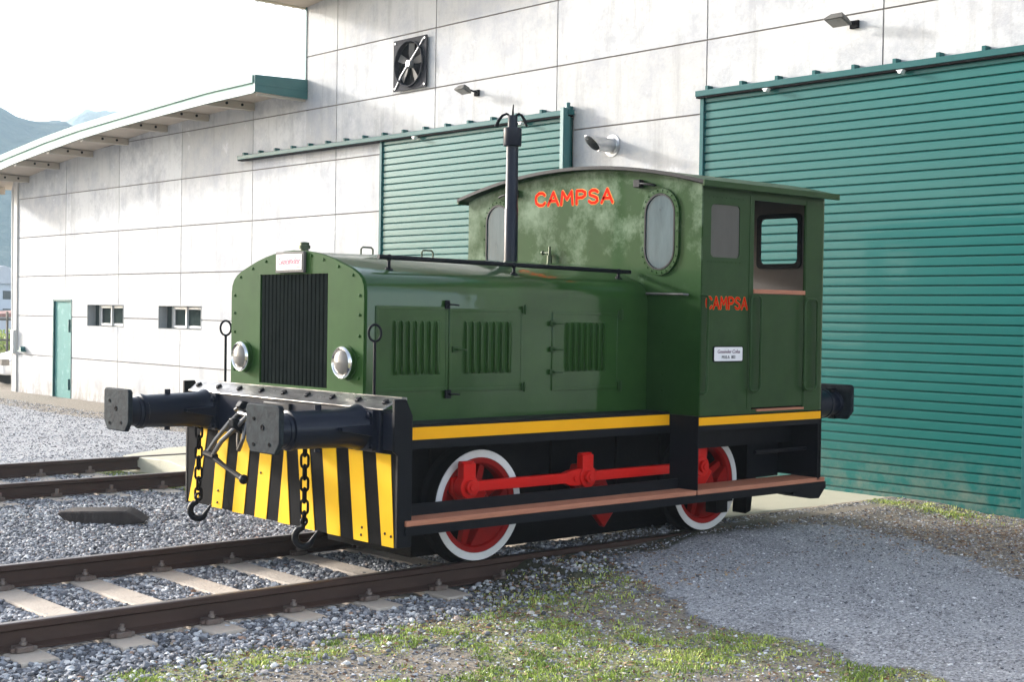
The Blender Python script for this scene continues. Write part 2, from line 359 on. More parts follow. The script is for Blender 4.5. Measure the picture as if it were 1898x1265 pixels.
def stonemat(name, stops, rough=.85):
    m = bpy.data.materials.new(name); m.use_nodes = True
    N = m.node_tree.nodes; L = m.node_tree.links; b = N['Principled BSDF']; b.inputs['Roughness'].default_value = rough
    at = N.new('ShaderNodeAttribute'); at.attribute_name = 'tone'
    r = N.new('ShaderNodeValToRGB'); L.new(at.outputs['Fac'], r.inputs[0]); e = r.color_ramp.elements
    e[0].position, e[0].color = stops[0][0], col4(stops[0][1]); e[1].position, e[1].color = stops[-1][0], col4(stops[-1][1])
    for p, c in stops[1:-1]: x = e.new(p); x.color = col4(c)
    L.new(r.outputs[0], b.inputs['Base Color']); MATS[name] = m
    return m
stonemat('stones', [(0, (.05, .05, .055)), (.35, (.17, .172, .185)), (.7, (.36, .36, .375)), (.92, (.70, .69, .66)), (1, (.26, .14, .08))])
stonemat('grit', [(0, (.04, .04, .05)), (.35, (.14, .14, .15)), (.7, (.42, .42, .44)), (1, (.82, .81, .80))])
stonemat('leaflitter', [(0, (.10, .045, .022)), (.5, (.22, .11, .05)), (.8, (.38, .27, .15)), (1, (.55, .48, .38))])
stonemat('grassblade', [(0, (.09, .14, .022)), (.35, (.26, .36, .05)), (.7, (.54, .60, .13)), (1, (.72, .65, .32))], .6)

exec_parts = []
# ------------------------------------------------------------------ ground sheet
ASPH = [(2.2, -1.2), (3.3, -1.05), (4.3, -1.1), (4.86, -1.5), (4.6, -2.16), (4.05, -2.96), (3.67, -3.6), (3.5, -5.5), (3.2, -9), (-1.0, -9.2), (.2, -6.2), (1.02, -4.77), (1.14, -4.38), (1.13, -3.9), (1.04, -3.5), (1.2, -3.07), (1.35, -2.44), (1.55, -2.02), (1.9, -1.45)]
def lin(a, b, n): return list(np.linspace(a, b, n, endpoint=False))
gx = np.array(lin(-900, -60, 12)+lin(-60, -8, 14)+lin(-8, -3.6, 20)+lin(-3.6, 7.2, 150)+lin(7.2, 60, 12)+lin(60, 900, 13)+[900])
gy = np.array(lin(-900, -60, 12)+lin(-60, -9, 12)+lin(-9, -5.4, 20)+lin(-5.4, 9, 190)+lin(9, 24, 40)+lin(24, 80, 12)+lin(80, 900, 13)+[900])
def warp(x, y, a=.22): return x+a*(fbm(x*2.2+5, y*2.2+9)-.5)*2, y+a*(fbm(x*2.2+50, y*2.2+70)-.5)*2
def masks(x, y):
    wx, wy = warp(x, y)
    asph = sum(pip(wx+dx_, wy+dy_, ASPH).astype(float) for dx_, dy_ in ((0, 0), (.16, .05), (-.16, -.03), (.04, .16), (-.05, -.16), (.1, -.1), (-.1, .1)))/7
    asph = np.maximum(asph, ((wy > 7.5) & (wx < 5.0-.02*(wy-8))).astype(float))
    far = ((np.abs(x) > 12) | (y > 26) | (y < -12))
    dirt = np.maximum(((wx > 1.4) & (wy < .2) & (asph < .5)).astype(float), ((wx > 5.0-.02*(wy-8)) & (wy > 8)).astype(float))
    dirt = np.maximum(dirt, ss(-1.15, -1.75, wy)*(x < 1.4)*(asph < .5)*.9)
    dirt = np.maximum(dirt, blob(wx, wy, .9, -1.45, 1.0, .55)*1.3*(asph < .5))
    dirt = np.maximum(dirt, far*.6)
    n = fbm(x*1.6+3, y*1.6+8)
    gr = ss(-1.62, -2.15, wy+.10*wx)*ss(.28, .44, n)*(wx < .45+.1*(wy+3))*(wy > -9)*.95
    gr = np.maximum(gr, blob(wx, wy, .35, -3.0, .5, .4)*1.2)
    gr = np.maximum(gr, blob(wx, wy, .85, -3.45, .55, .33)*1.3); gr = np.maximum(gr, blob(wx, wy, .95, -4.35, .45, .38)*1.2); gr = np.maximum(gr, blob(wx, wy, .1, -3.6, .35, .3)*1.1)
    gr = gr*(1-blob(wx, wy, .25, -3.95, .5, .35)*1.1)
    gr = np.maximum(gr, blob(wx, wy, 6.25, -1.15, .22, .55)); gr = np.maximum(gr, blob(wx, wy, 2.2, 6.9, .35, .9)); gr = np.maximum(gr, blob(wx, wy, 2.0, 5.4, .3, .8)*.7)
    gr = np.maximum(gr, blob(wx, wy, .95, -1.75, .75, .45)*.55)
    gr = np.clip(gr*(asph < .5), 0, 1)
    global MOSS_SHADE; MOSS_SHADE = np.clip(blob(wx, wy, .85, -1.40, 1.15, .42)*1.5*(asph < .6)+blob(wx, wy, 2.6, -1.0, 1.6, .14)*1.1, 0, 1)  # dark moss, with the deep shadow by the wheel painted into it
    return asph, np.clip(dirt, 0, 1), gr
def gz(x, y):
    yard = ss(.7, 1.9, x)*ss(.2, -.6, y)
    z = -.182+.14*yard
    z = z+.06*ss(-1.3, -2.3, y)*(1-yard)
    z = np.where(y > 1, np.maximum(z, -.185+.09*ss(6.9, 7.8, y)+.02*ss(9, 14, y)), z)
    z = z+.02*ss(8, 26, y)
    z = z+(fbm(x*.9, y*.9)-.5)*.035*ss(-.9, -1.4, y)+(fbm(x*5, y*5)-.5)*.016
    z = np.maximum(z, np.where((y < -.45) & (y > -1.6), -.045+.05*ss(2.3, 3.6, x)*ss(-1.6, -1.0, y), -9)*1.0+np.where(x > 1.5, 0, -9))
    z = np.where((x > 3.55) & (y > -.5) & (y < 2.6) | (x > 2.6) & (y > 3.6) & (y < 8.3), -.12, z)
    z = np.where(x > 6.75, -.16, z)
    return z
X, Y = np.meshgrid(gx, gy, indexing='ij'); Z = gz(X, Y)
Z = np.where((np.abs(X) > 20) | (Y > 30) | (Y < -15), -.16, Z)
nx, ny = len(gx), len(gy)
I = np.arange(nx*ny).reshape(nx, ny)
F4 = np.stack([I[:-1, :-1], I[1:, :-1], I[1:, 1:], I[:-1, 1:]], -1).reshape(-1, 4)
ground = npmesh('ground', np.stack([X, Y, Z], -1).reshape(-1, 3), F4, MATS['ground'], True)
tag(ground, kind='structure')
ma, md_, mg = masks(X, Y)
attr(ground, 'm_asph', ma.ravel()); attr(ground, 'm_dirt', md_.ravel()); attr(ground, 'm_grass', mg.ravel()); attr(ground, 'm_moss_shade', MOSS_SHADE.ravel())

# camera test used only to skip stones nobody can see (generous margin)
Mi = np.array(M.inverted())
def seen(x, y, z, mrg=.10):
    p = np.stack([x, y, z, np.ones_like(x)], -1)@Mi.T
    u = p[..., 0]/-p[..., 2]*2640.97/949; v = p[..., 1]/-p[..., 2]*2640.97/632
    return (p[..., 2] < 0) & (np.abs(u) < 1+mrg) & (np.abs(v) < 1+mrg)

# ------------------------------------------------------------------ stones, grit, blades
def ico():
    t = (1+5**.5)/2
    v = np.array([(-1, t, 0), (1, t, 0), (-1, -t, 0), (1, -t, 0), (0, -1, t), (0, 1, t), (0, -1, -t), (0, 1, -t), (t, 0, -1), (t, 0, 1), (-t, 0, -1), (-t, 0, 1)], float)
    v /= np.linalg.norm(v[0])
    f = np.array([(0, 11, 5), (0, 5, 1), (0, 1, 7), (0, 7, 10), (0, 10, 11), (1, 5, 9), (5, 11, 4), (11, 10, 2), (10, 7, 6), (7, 1, 8), (3, 9, 4), (3, 4, 2), (3, 2, 6), (3, 6, 8), (3, 8, 9), (4, 9, 5), (2, 4, 11), (6, 2, 10), (8, 6, 7), (9, 8, 1)])
    return v, f
OCT = (np.array([(1, 0, 0), (-1, 0, 0), (0, 1, 0), (0, -1, 0), (0, 0, 1), (0, 0, -1)], float), np.array([(0, 2, 4), (2, 1, 4), (1, 3, 4), (3, 0, 4), (2, 0, 5), (1, 2, 5), (3, 1, 5), (0, 3, 5)]))
def rotm(n):
    q = rng.normal(size=(n, 4)); q /= np.linalg.norm(q, axis=1)[:, None]; a, b, c, d = q.T
    return np.stack([np.stack([1-2*(c*c+d*d), 2*(b*c-a*d), 2*(b*d+a*c)], -1), np.stack([2*(b*c+a*d), 1-2*(b*b+d*d), 2*(c*d-a*b)], -1), np.stack([2*(b*d-a*c), 2*(c*d+a*b), 1-2*(b*b+c*c)], -1)], 1)
def scatter(name, x, y, z, r, base, m, label, tone=None, flat=.7):
    n = len(x); bv, bf = base
    v = bv[None]*(1+rng.uniform(-.28, .28, (n, len(bv), 1)))*rng.uniform(.65, 1.25, (n, 1, 3))
    v = np.einsum('nij,nkj->nki', rotm(n), v)*r[:, None, None]; v[..., 2] *= flat
    v += np.stack([x, y, z], -1)[:, None]
    f = (bf[None]+(np.arange(n)*len(bv))[:, None, None]).reshape(-1, 3)
    o = npmesh(name, v.reshape(-1, 3), f, m)
    t = rng.random(n) if tone is None else tone
    attr(o, 'tone', np.repeat(t, len(bv)))
    return tag(o, label=label, cat='gravel', kind='stuff')
def slab_zone(x, y): return ((x > 3.45) & (y > -.6) & (y < 2.6)) | ((x > 2.25) & (y > 3.7) & (y < 8.4))
n = 310000
x = rng.uniform(-4.2, 4.2, n); y = rng.uniform(-2.5, 8.0, n); wx, wy = warp(x, y, .3)
d = ((wy > -2.6) & (wy < 7.4)).astype(float)*np.where(y > 3, .8, 1)
d *= np.where((y < -.8), ss(1.0, -.3, wx)*.80+.15*ss(2.6, 1.6, wx), 1)
d *= np.where(y < -1.2, ss(-2.0, -1.3, wy)*.8+.03, 1); d *= 1-.9*ss(1.8, 2.6, wx+.12*(y-1)*(y > 1))
in_sleeper = (np.abs(((x+.5)/.58+.5) % 1-.5) < .20) & (np.abs(y) < 1.16)
d *= np.where(in_sleeper, .02+.05*(y < -.95), 1); d *= ~slab_zone(x, y)
for yy in (-.87, .87, 5.2, 6.94): d *= np.abs(y-yy) > .085
d *= ~((np.abs(y-.87) < .1) & (x > 1))
zz = gz(x, y)
k = (rng.random(n) < d) & seen(x, y, zz)
x, y, zz = x[k], y[k], zz[k]; r = rng.uniform(.0095, .0205, len(x))*np.where(rng.random(len(x)) < .06, 1.45, 1)
scatter('ballast_stones', x, y, zz+rng.uniform(-.004, .020, len(x)), r, ico(), MATS['stones'], 'loose grey ballast stones around the rails and sleepers', np.clip(rng.beta(1.1, 1.3, len(x)), 0, 1))
n = 120000
x = rng.uniform(-3, 7, n); y = rng.uniform(-6, .3, n); am, dm, gm = masks(x, y); zz = gz(x, y)
k = (rng.random(n) < (.55*am+.6*dm+.25*gm)*ss(.5, -.8, y)) & seen(x, y, zz, .06) & ~slab_zone(x, y) & (x < 6.6) & (np.abs(y+.87) > .07)
x, y, zz = x[k], y[k], zz[k]; r = rng.uniform(.003, .0085, len(x))*np.where(rng.random(len(x)) < .08, 1.9, 1)*np.where(am[k] < .5, 1.35, 1)
scatter('grit', x, y, zz+.001, r, OCT, MATS['grit'], 'fine grey grit strewn over the yard beside the locomotive', rng.beta(1.3, 1.5, len(x)), .6)
n = 26000
x = rng.uniform(0.5, 5.6, n); y = rng.uniform(7.3, 22, n); zz = gz(x, y); k = seen(x, y, zz, .03); x, y, zz = x[k], y[k], zz[k]
scatter('loose_chippings', x, y, zz+.002, rng.uniform(.006, .017, len(x)), OCT, MATS['grit'], 'small loose chippings on the far yard by the left wall', rng.random(len(x)), .5)

def blades(name, x, y, z, h, m, label, cat, tone, lean=1.0, wid=.0034):
    n = len(x); a = rng.uniform(0, 2*np.pi, n); ln = rng.uniform(.1, lean, n)*h; b = rng.uniform(0, 2*np.pi, n)
    wv = np.stack([np.cos(a), np.sin(a), np.zeros(n)], -1)*(wid*rng.uniform(.6, 1.5, n))[:, None]
    p = np.stack([x, y, z], -1); mid = p+np.stack([np.cos(b)*ln*.35, np.sin(b)*ln*.35, h*.6], -1); tip = p+np.stack([np.cos(b)*ln, np.sin(b)*ln, h*rng.uniform(.8, 1, n)], -1)
    v = np.stack([p-wv, p+wv, mid+wv*.7, mid-wv*.7, tip], 1); o = (np.arange(n)*5)[:, None]
    f = np.concatenate([np.concatenate([o, o+1, o+2], 1), np.concatenate([o, o+2, o+3], 1), np.concatenate([o+3, o+2, o+4], 1)])
    ob = npmesh(name, v.reshape(-1, 3), f, m); attr(ob, 'tone', np.repeat(tone, 5)); return tag(ob, label=label, cat=cat, kind='stuff')
n = 1100000
x = rng.uniform(-4, 6.6, n); y = rng.uniform(-6.5, 8.3, n)
k = (y < -1) | (x > 1); x, y = x[k], y[k]
am, dm, gm = masks(x, y); zz = gz(x, y); tuft = fbm(x*7+2, y*7+4)
k = (rng.random(len(x)) < gm*(.60+.40*ss(.38, .54, tuft))) & seen(x, y, zz, .06) & ~slab_zone(x, y)
x, y, zz, tuft = x[k], y[k], zz[k], tuft[k]
dry = fbm(x*2.2+20, y*2.2+20)
tone = np.clip(.30+1.3*(dry-.36)+rng.normal(0, .16, len(x))+blob(x, y, 6.2, -1.2, .5, .8)*.1, 0, 1)
blades('grass', x, y, zz-.002, rng.uniform(.008, .026, len(x))*(.5+.9*ss(.38, .62, tuft)), MATS['grassblade'], 'short patchy green and straw coloured grass in front of the track', 'grass', tone)
n = 46000
x = rng.uniform(-3, 6.6, n); y = rng.uniform(-5.5, -.95, n); am, dm, gm = masks(x, y); zz = gz(x, y)
dd = np.clip(dm*.35+gm*.25+blob(x, y, .9, -1.6, 1.3, .6)*1.2+blob(x, y, -1, -1.25, 1.8, .35)*.7+blob(x, y, 5.2, -2.4, 1.0, .8)*.9, 0, 1)
k = (rng.random(n) < dd*.6) & seen(x, y, zz, .04) & ~slab_zone(x, y); x, y, zz = x[k], y[k], zz[k]
n = len(x); s = rng.uniform(.008, .028, n); Rm = rotm(n); q = np.array([(-1, 0, 0), (0, -.45, .12), (1, 0, 0), (0, .45, .12)], float)
v = np.einsum('nij,kj->nki', Rm, q); v[..., 2] *= .35; v = v*s[:, None, None]+np.stack([x, y, zz+.012], -1)[:, None]
lf = npmesh('leaf_litter', v.reshape(-1, 3), (np.arange(n)*4)[:, None]+np.arange(4)[None], MATS['leaflitter']); attr(lf, 'tone', np.repeat(rng.random(n), 4))
tag(lf, label='dry brown leaves and straw strewn beside the near rail', cat='leaves', kind='stuff')

# concrete slabs in front of the two doors
mb = MB(); mb.prism([(3.5, -.50), (4.75, -.42), (5.9, -.55), (6.69, -.62), (6.69, 2.5), (3.5, 2.5)], 'z', -.3, -.007)
tag(mb.build('concrete_apron', 'slab', bevel=.01), kind='structure')
mb = MB(); mb.prism([(2.35, 3.9), (2.2, 5.2), (2.5, 6.4), (2.35, 7.2), (3.2, 7.75), (5.0, 8.2), (6.69, 8.2), (6.69, 3.9)], 'z', -.3, -.010)
tag(mb.build('concrete_apron', 'slab', bevel=.01), kind='structure')

# ------------------------------------------------------------------ tracks
RP = [(-.065, -.15), (.065, -.15), (.065, -.138), (.012, -.122), (.0085, -.05), (.034, -.036), (.036, -.006), (.028, 0), (-.028, 0), (-.036, -.006), (-.034, -.036), (-.0085, -.05), (-.012, -.122), (-.065, -.138)]
def rail(yc, x0, x1, parent, prof=RP):
    mb = MB(); xs = np.linspace(x0, x1, 40); p = [(yc+a, b) for a, b in prof]; n = len(p)
    for i, xx in enumerate(xs): mb.v += [(xx, a, b) for a, b in p]
    for i in range(len(xs)-1):
        for j in range(n): mb.f.append((i*n+j, i*n+(j+1) % n, (i+1)*n+(j+1) % n, (i+1)*n+j))
    mb.f += [tuple(range(n))[::-1], tuple(range((len(xs)-1)*n, len(xs)*n))]
    o = mb.build('rail', 'railrust', parent, smooth=40)
    o.data.materials.append(MATS['railtop'])
    for p_ in o.data.polygons:
        if p_.normal.z > .9 and p_.center.z > -.003: p_.material_index = 1
    return o
tr = thing('railway_track', 'brown rails on pale sleepers carrying the green locomotive', 'track', (0, 0, -.15))
rail(-.87, -12, 6.66, tr); rail(.87, -12, 6.66, tr)
first = None
for i in range(16):
    cx = -.5+.58*(i-6)
    if first is None:
        mb = MB(); mb.prism([(-.12, -.3), (.12, -.3), (.105, -.152), (-.105, -.152)], 'y', -1.20, 1.20)
        mb.v = [(a+cx, b, c) for a, b, c in mb.v]; first = mb.build('sleeper', 'sleeper', tr, bevel=.012); cx0 = cx
        mb = MB()
        mb.box(cx-.075, cx+.075, -.97, -.945, -.148, -.125); mb.prism(rrect(cx-.05, cx+.05, -.99, -.90, .01), 'z', -.150, -.118)
        mb.cyl((cx, -.955, -.12), (cx, -.955, -.075), .014, n=8); mb.cyl((cx, -.955, -.115), (cx, -.955, -.096), .024, n=6)
        fast = mb.build('fastening', 'fasten', tr, bevel=.003)
        fs = [(0, 0, 0), (0, .155, 0), (0, 1.74, 0), (0, 1.895, 0)]
        for f in fs[1:]: place(fast, 'fastening', tr, f)
    else:
        place(first, 'sleeper', tr, (cx-cx0, 0, 0))
        for f in fs: place(fast, 'fastening', tr, (f[0]+cx-cx0, f[1], 0))
tr2 = thing('railway_track', 'dark rails further back leading to the left green sliding door', 'track', (0, 6.07, -.15))
rail(5.2, -12, 6.66, tr2); rail(6.94, -12, 6.66, tr2)
for i, cx in enumerate([-.55, .03, .61, 1.19, 1.77]):
    mb = MB()
    if i == 0:
        mb.prism([(cx-.12, -.3), (cx+.12, -.3), (cx+.105, -.158), (cx-.105, -.158)], 'y', 4.8, 7.35); s2 = mb.build('sleeper', 'sleeper', tr2, bevel=.012)
        mb = MB(); mb.prism(rrect(cx-.05, cx+.05, 5.08, 5.13, .01), 'z', -.150, -.118); mb.cyl((cx, 5.10, -.12), (cx, 5.10, -.075), .02, n=8); f2 = mb.build('fastening', 'fasten', tr2)
        place(f2, 'fastening', tr2, (0, 1.74, 0))
    else:
        place(s2, 'sleeper', tr2, (cx+.55, 0, 0)); place(f2, 'fastening', tr2, (cx+.55, 0, 0)); place(f2, 'fastening', tr2, (cx+.55, 1.74, 0))
# dark timber lying on the ballast
hx, hy, qx, qy = .66, -.75, .75, .66; C0 = (.25, 3.3)
prof_ = [(-.40, -.085), (-.36, -.065), (.24, -.045), (.31, -.075), (.42, -.135), (.25, -.17), (-.15, -.19), (-.33, -.14)]
mb = MB(); mb.add([(C0[0]+a*hx-.10*qx, C0[1]+a*hy-.10*qy, z_) for a, z_ in prof_]+[(C0[0]+a*.92*hx+.13*qx, C0[1]+a*.92*hy+.13*qy, z_+.012) for a, z_ in prof_], [tuple(range(8)), tuple(range(8, 16))[::-1]]+[(i, 8+i, 8+(i+1) % 8, (i+1) % 8) for i in range(8)])
o = mb.build('timber', 'plank', bevel=.015); tag(o, 'dark weathered timber slab lying on the ballast between the tracks', 'timber')

# ------------------------------------------------------------------ the shed
XW = 6.70
shed = thing('railway_shed', 'long pale precast concrete shed with green doors and a lower left wing', 'building', (XW, 8, -.1))
ZL = [-.16, .741, 1.557, 2.373, 3.189, 4.004, 4.82, 5.636, 6.452, 7.3, 8.1]
YV = [-7.6, -5.2, -2.75, -.318, 1.968, 4.40, 6.827, 9.196, 11.559, 13.912, 16.302, 18.62, 20.95]
OPEN = [(-1.98, 1.98, -.2, 4.17), (4.09, 7.97, -.2, 4.17), (22.0*.0+20.18-.0, 20.86, -.2, 1.90)]
D0, D1 = 19.42, 20.26       # small door (set below)
def wt(u): return u
# small door and windows measured on the wall plane
def sc(v, c): return c+(v-c)*.8794
DOOR = (sc(22.02, -8.5358), sc(22.96, -8.5358)); DZ = 1.885
WIN = [(16.08, 17.61, 1.385, 1.806), (13.18, 14.71, 1.385, 1.80)]
OPEN = [(-1.98, 1.98, -.3, 4.17), (4.09, 7.97, -.3, 4.17), (DOOR[0]-.03, DOOR[1]+.03, -.3, DZ+.02)]+[(a, b, c, d) for a, b, c, d in WIN]
def wtop(y):    # underside of the low roof at the wall
    return float(np.interp(y, [10, 11.5, 13, 14.5, 16, 17.4, 19, 20.5, 22.2], [5.14, 5.09, 5.04, 4.98, 4.87, 4.76, 4.63, 4.45, 4.25]))
def panels(name, y0, y1, topf):
    ys = sorted(set([y0, y1]+[v for v in YV if y0 < v < y1])); G = .009
    V = []; FA = []; T = []
    def quad(a, b, c, d_, t):
        # front face with returns 30 mm deep round it
        o = len(V); 
        V.extend([(XW, a, c), (XW, b, c), (XW, b, d_), (XW, a, d_), (XW+.03, a, c), (XW+.03, b, c), (XW+.03, b, d_), (XW+.03, a, d_)])
        FA.extend([(o, o+3, o+2, o+1), (o, o+1, o+5, o+4), (o+1, o+2, o+6, o+5), (o+2, o+3, o+7, o+6), (o+3, o, o+4, o+7)]); T.extend([t]*8)
    for i in range(len(ys)-1):
        for j in range(len(ZL)-1):
            t = rng.random(); ya, yb, za, zb = ys[i]+(G if ys[i] > y0 else 0), ys[i+1]-(G if ys[i+1] < y1 else 0), ZL[j]+G, ZL[j+1]-G
            sub = [(ya, yb, za, zb)]
            for (oa, ob, oc, od) in OPEN:
                nsub = []
                for (a, b, c, d_) in sub:
                    if ob <= a or oa >= b or od <= c or oc >= d_: nsub.append((a, b, c, d_)); continue
                    if a < oa: nsub.append((a, oa, c, d_))
                    if ob < b: nsub.append((ob, b, c, d_))
                    a2, b2 = max(a, oa), min(b, ob)
                    if c < oc: nsub.append((a2, b2, c, oc))
                    if od < d_: nsub.append((a2, b2, od, d_))
                sub = nsub
            for (a, b, c, d_) in sub:
                lim = topf(.5*(a+b))
                if c > lim: continue
                quad(a, b, c, d_, t)
    # clip to the roof line
    for k, (x_, y_, z_) in enumerate(V): V[k] = (x_, y_, min(z_, topf(y_)+.06))
    me = bpy.data.meshes.new(name); me.from_pydata(V, [], FA); me.materials.append(MATS['precast'])
    o = bpy.data.objects.new(name, me); COL.objects.link(o); attr(o, 'tone', T); par(o, shed); return o
panels('wall', -7.6, 10.014, lambda y: 6.40+.10*(10-y))
panels('wall', 10.014, 20.95, wtop)
mb = MB()      # the joints' backing and the shed's body
segs = [-7.6, 10.014]
def backing(y0, y1, zt0, zt1):
    ys = sorted(set([y0, y1]+[v for o_ in OPEN for v in o_[:2] if y0 < v < y1]))
    for a, b in zip(ys[:-1], ys[1:]):
        za, zb = zt0+(zt1-zt0)*(a-y0)/(y1-y0), zt0+(zt1-zt0)*(b-y0)/(y1-y0)
        hit = [o_ for o_ in OPEN if o_[0] <= a+1e-6 and o_[1] >= b-1e-6]
        if not hit: mb.prism([(a, -.3), (b, -.3), (b, zb), (a, za)], 'x', XW+.016, XW+.22)
        else:
            o_ = hit[0]; mb.prism([(a, o_[3]), (b, o_[3]), (b, zb), (a, za)], 'x', XW+.016, XW+.22)
            if o_[2] > 0: mb.prism([(a, -.3), (b, -.3), (b, o_[2]), (a, o_[2])], 'x', XW+.016, XW+.22)
backing(-7.6, 10.0, 8.16, 6.40); 
yy = [10.03, 12, 14, 16, 18, 20, 20.93]
for a, b in zip(yy[:-1], yy[1:]): backing(a, b, wtop(a)+.05, wtop(b)+.05)
mb.build('wall_core', 'joint', shed)
# end walls and body behind
mb = MB(); mb.prism([(XW+.22, -.3), (19, -.3), (19, 4.4), (XW+.22, 4.4)], 'y', 20.75, 20.93); mb.prism([(XW+.22, -.3), (26, -.3), (26, 8.0), (XW+.22, 8.0)], 'y', -7.6, -7.4)
mb.prism([(XW+.22, 3.5), (26, 3.5), (26, 6.39), (XW+.22, 6.39)], 'y', 9.80, 10.0)
mb.box(XW+3, XW+3.1, -7.4, 20.7, -.3, 4.2)
mb.build('side_wall', 'render', shed)
# corner pilaster, its pipe and box
mb = MB(); mb.box(XW-.03, XW+.24, 20.97, 21.16, -.16, 4.40); mb.build('corner_post', 'render', shed, bevel=.008)
mb = MB(); mb.tube([(XW+.02, 21.20, 4.36), (XW-.0, 21.24, 4.2), (XW-.0, 21.24, 3.75), (XW+.02, 21.22, -.1)], .045, 10); mb.build('downpipe', 'render', shed)
mb = MB(); mb.box(XW-.09, XW-.032, 20.99, 21.13, .75, 1.25); mb.build('meter_box', 'alu', shed, bevel=.006)
mb = MB(); mb.cyl((XW, 20.6, .86), (XW-.10, 20.6, .86), .05, n=10); mb.box(XW-.12, XW-.004, 20.50, 20.70, .80, .83); mb.build('wall_tap', 'tealdark', shed)
# edge strip of the tall part above the low roof
mb = MB(); mb.box(XW-.012, XW+.20, 10.016, 10.055, 5.28, 6.42); mb.build('edge_trim', 'tealrail', shed)
# low roof
FY = [10.02, 11.4, 13.03, 14.49, 16.02, 17.45, 18.9, 19.65, 22.0]; FT = [5.248, 5.235, 5.17, 5.11, 5.045, 4.95, 4.82, 4.751, 4.50]; FB = [5.00, 4.98, 4.93, 4.88, 4.80, 4.69, 4.57, 4.49, 4.25]
yy = np.linspace(10.02, 22.0, 25); ft = np.interp(yy, FY, FT); fb = np.interp(yy, FY, FB)
def strip(mb, rows):
    """rows of (x,y,z) lists -> skin"""
    o = len(mb.v); n = len(rows[0])
    for r_ in rows: mb.v += [tuple(p) for p in r_]
    for i in range(len(rows)-1):
        for j in range(n): mb.f.append((o+i*n+j, o+i*n+(j+1) % n, o+(i+1)*n+(j+1) % n, o+(i+1)*n+j))
    mb.f += [tuple(o+i for i in range(n))[::-1], tuple(o+(len(rows)-1)*n+i for i in range(n))]
mb = MB(); strip(mb, [[(5.80, y_, max(wtop(y_), t-.16)), (XW-.001, y_, wtop(y_)), (9, y_, wtop(y_)+.01), (19, y_, wtop(y_)), (19, y_, t), (9, y_, t), (XW, y_, t-.002), (5.80, y_, t-.004)] for y_, t in zip(yy, ft)])
mb.build('roof', 'soffit', shed, smooth=20)
mb = MB(); strip(mb, [[(5.77, y_, b), (5.80, y_, b), (5.80, y_, t-.118), (5.77, y_, t-.118)] for y_, t, b in zip(yy, ft, fb)]); mb.build('fascia', 'fasciapaint', shed, smooth=20)
mb = MB(); strip(mb, [[(5.745, y_, t-.112), (5.82, y_, t-.112), (5.82, y_, t+.004), (5.745, y_, t+.004)] for y_, t, b in zip(yy, ft, fb)]); mb.build('roof_edge', 'fasciapaint', shed, smooth=20)
mb = MB(); strip(mb, [[(5.772, y_, b-.012), (5.81, y_, b-.012), (5.81, y_, b-.003), (5.772, y_, b-.003)] for y_, t, b in zip(yy, ft, fb)]); mb.build('drip_edge', 'tealdark', shed, smooth=20)
mb = MB(); mb.prism([(5.765, 5.0), (XW-.004, 4.985), (XW-.004, 5.285), (5.765, 5.255)], 'y', 9.975, 10.01); mb.box(5.76, XW-.004, 9.968, 9.974, 5.10, 5.125); mb.build('end_fascia', 'tealdark', shed, bevel=.004)
mb = MB(); mb.box(5.84, XW-.004, 10.03, 10.07, 4.955, 4.985); mb.build('fascia_batten', 'beamwood', shed)
BY = [11.53, 13.0, 14.45, 15.95, 17.42, 18.95, 20.44, 21.7]
BZ = [4.96, 4.925, 4.865, 4.755, 4.64, 4.51, 4.33, 4.15]
for y_, z_ in zip(BY, BZ):
    mb = MB(); top = wtop(y_)
    mb.prism([(5.81, z_-.005), (XW-.003, z_), (XW-.003, top-.002), (5.81, top-.002)], 'y', y_-.02, y_+.10)
    bm_ = mb.build('roof_beam', 'beamwood', shed, bevel=.006)
    mb = MB()
    for bx_ in (6.18, 6.46): mb.cyl((bx_, y_-.034, z_+.07), (bx_, y_-.018, z_+.07), .022, n=10)
    mb.build('bolt', 'blackmatt', bm_)
# tall roof
mb = MB(); zz0 = 6.40
def rz(y): return 6.40+.10*(10-y)
yy = [10.04, 6, 2, -2, -7.8]
strip(mb, [[(5.86, y_, rz(y_)), (27, y_, rz(y_)), (27, y_, rz(y_)+.26), (5.86, y_, rz(y_)+.26)] for y_ in yy]); mb.build('roof', 'soffit', shed)
mb = MB(); mb.box(5.80, XW+.06, 10.045, 10.10, 6.37, 6.50); mb.build('verge_board', 'cream', shed, bevel=.004)
mb = MB(); mb.box(5.75, 9, 10.105, 10.17, 6.43, 6.62)
for k in range(14): mb.cyl((5.8+k*.16, 10.17, 6.455), (5.8+k*.16, 10.26, 6.455), .055, n=10)
mb.build('tile_edge', 'fanmetal', shed)
mb = MB(); strip(mb, [[(5.80, y_, rz(y_)-.02), (5.855, y_, rz(y_)-.02), (5.855, y_, rz(y_)+.3), (5.80, y_, rz(y_)+.3)] for y_ in yy]); mb.build('fascia', 'tealdark', shed)

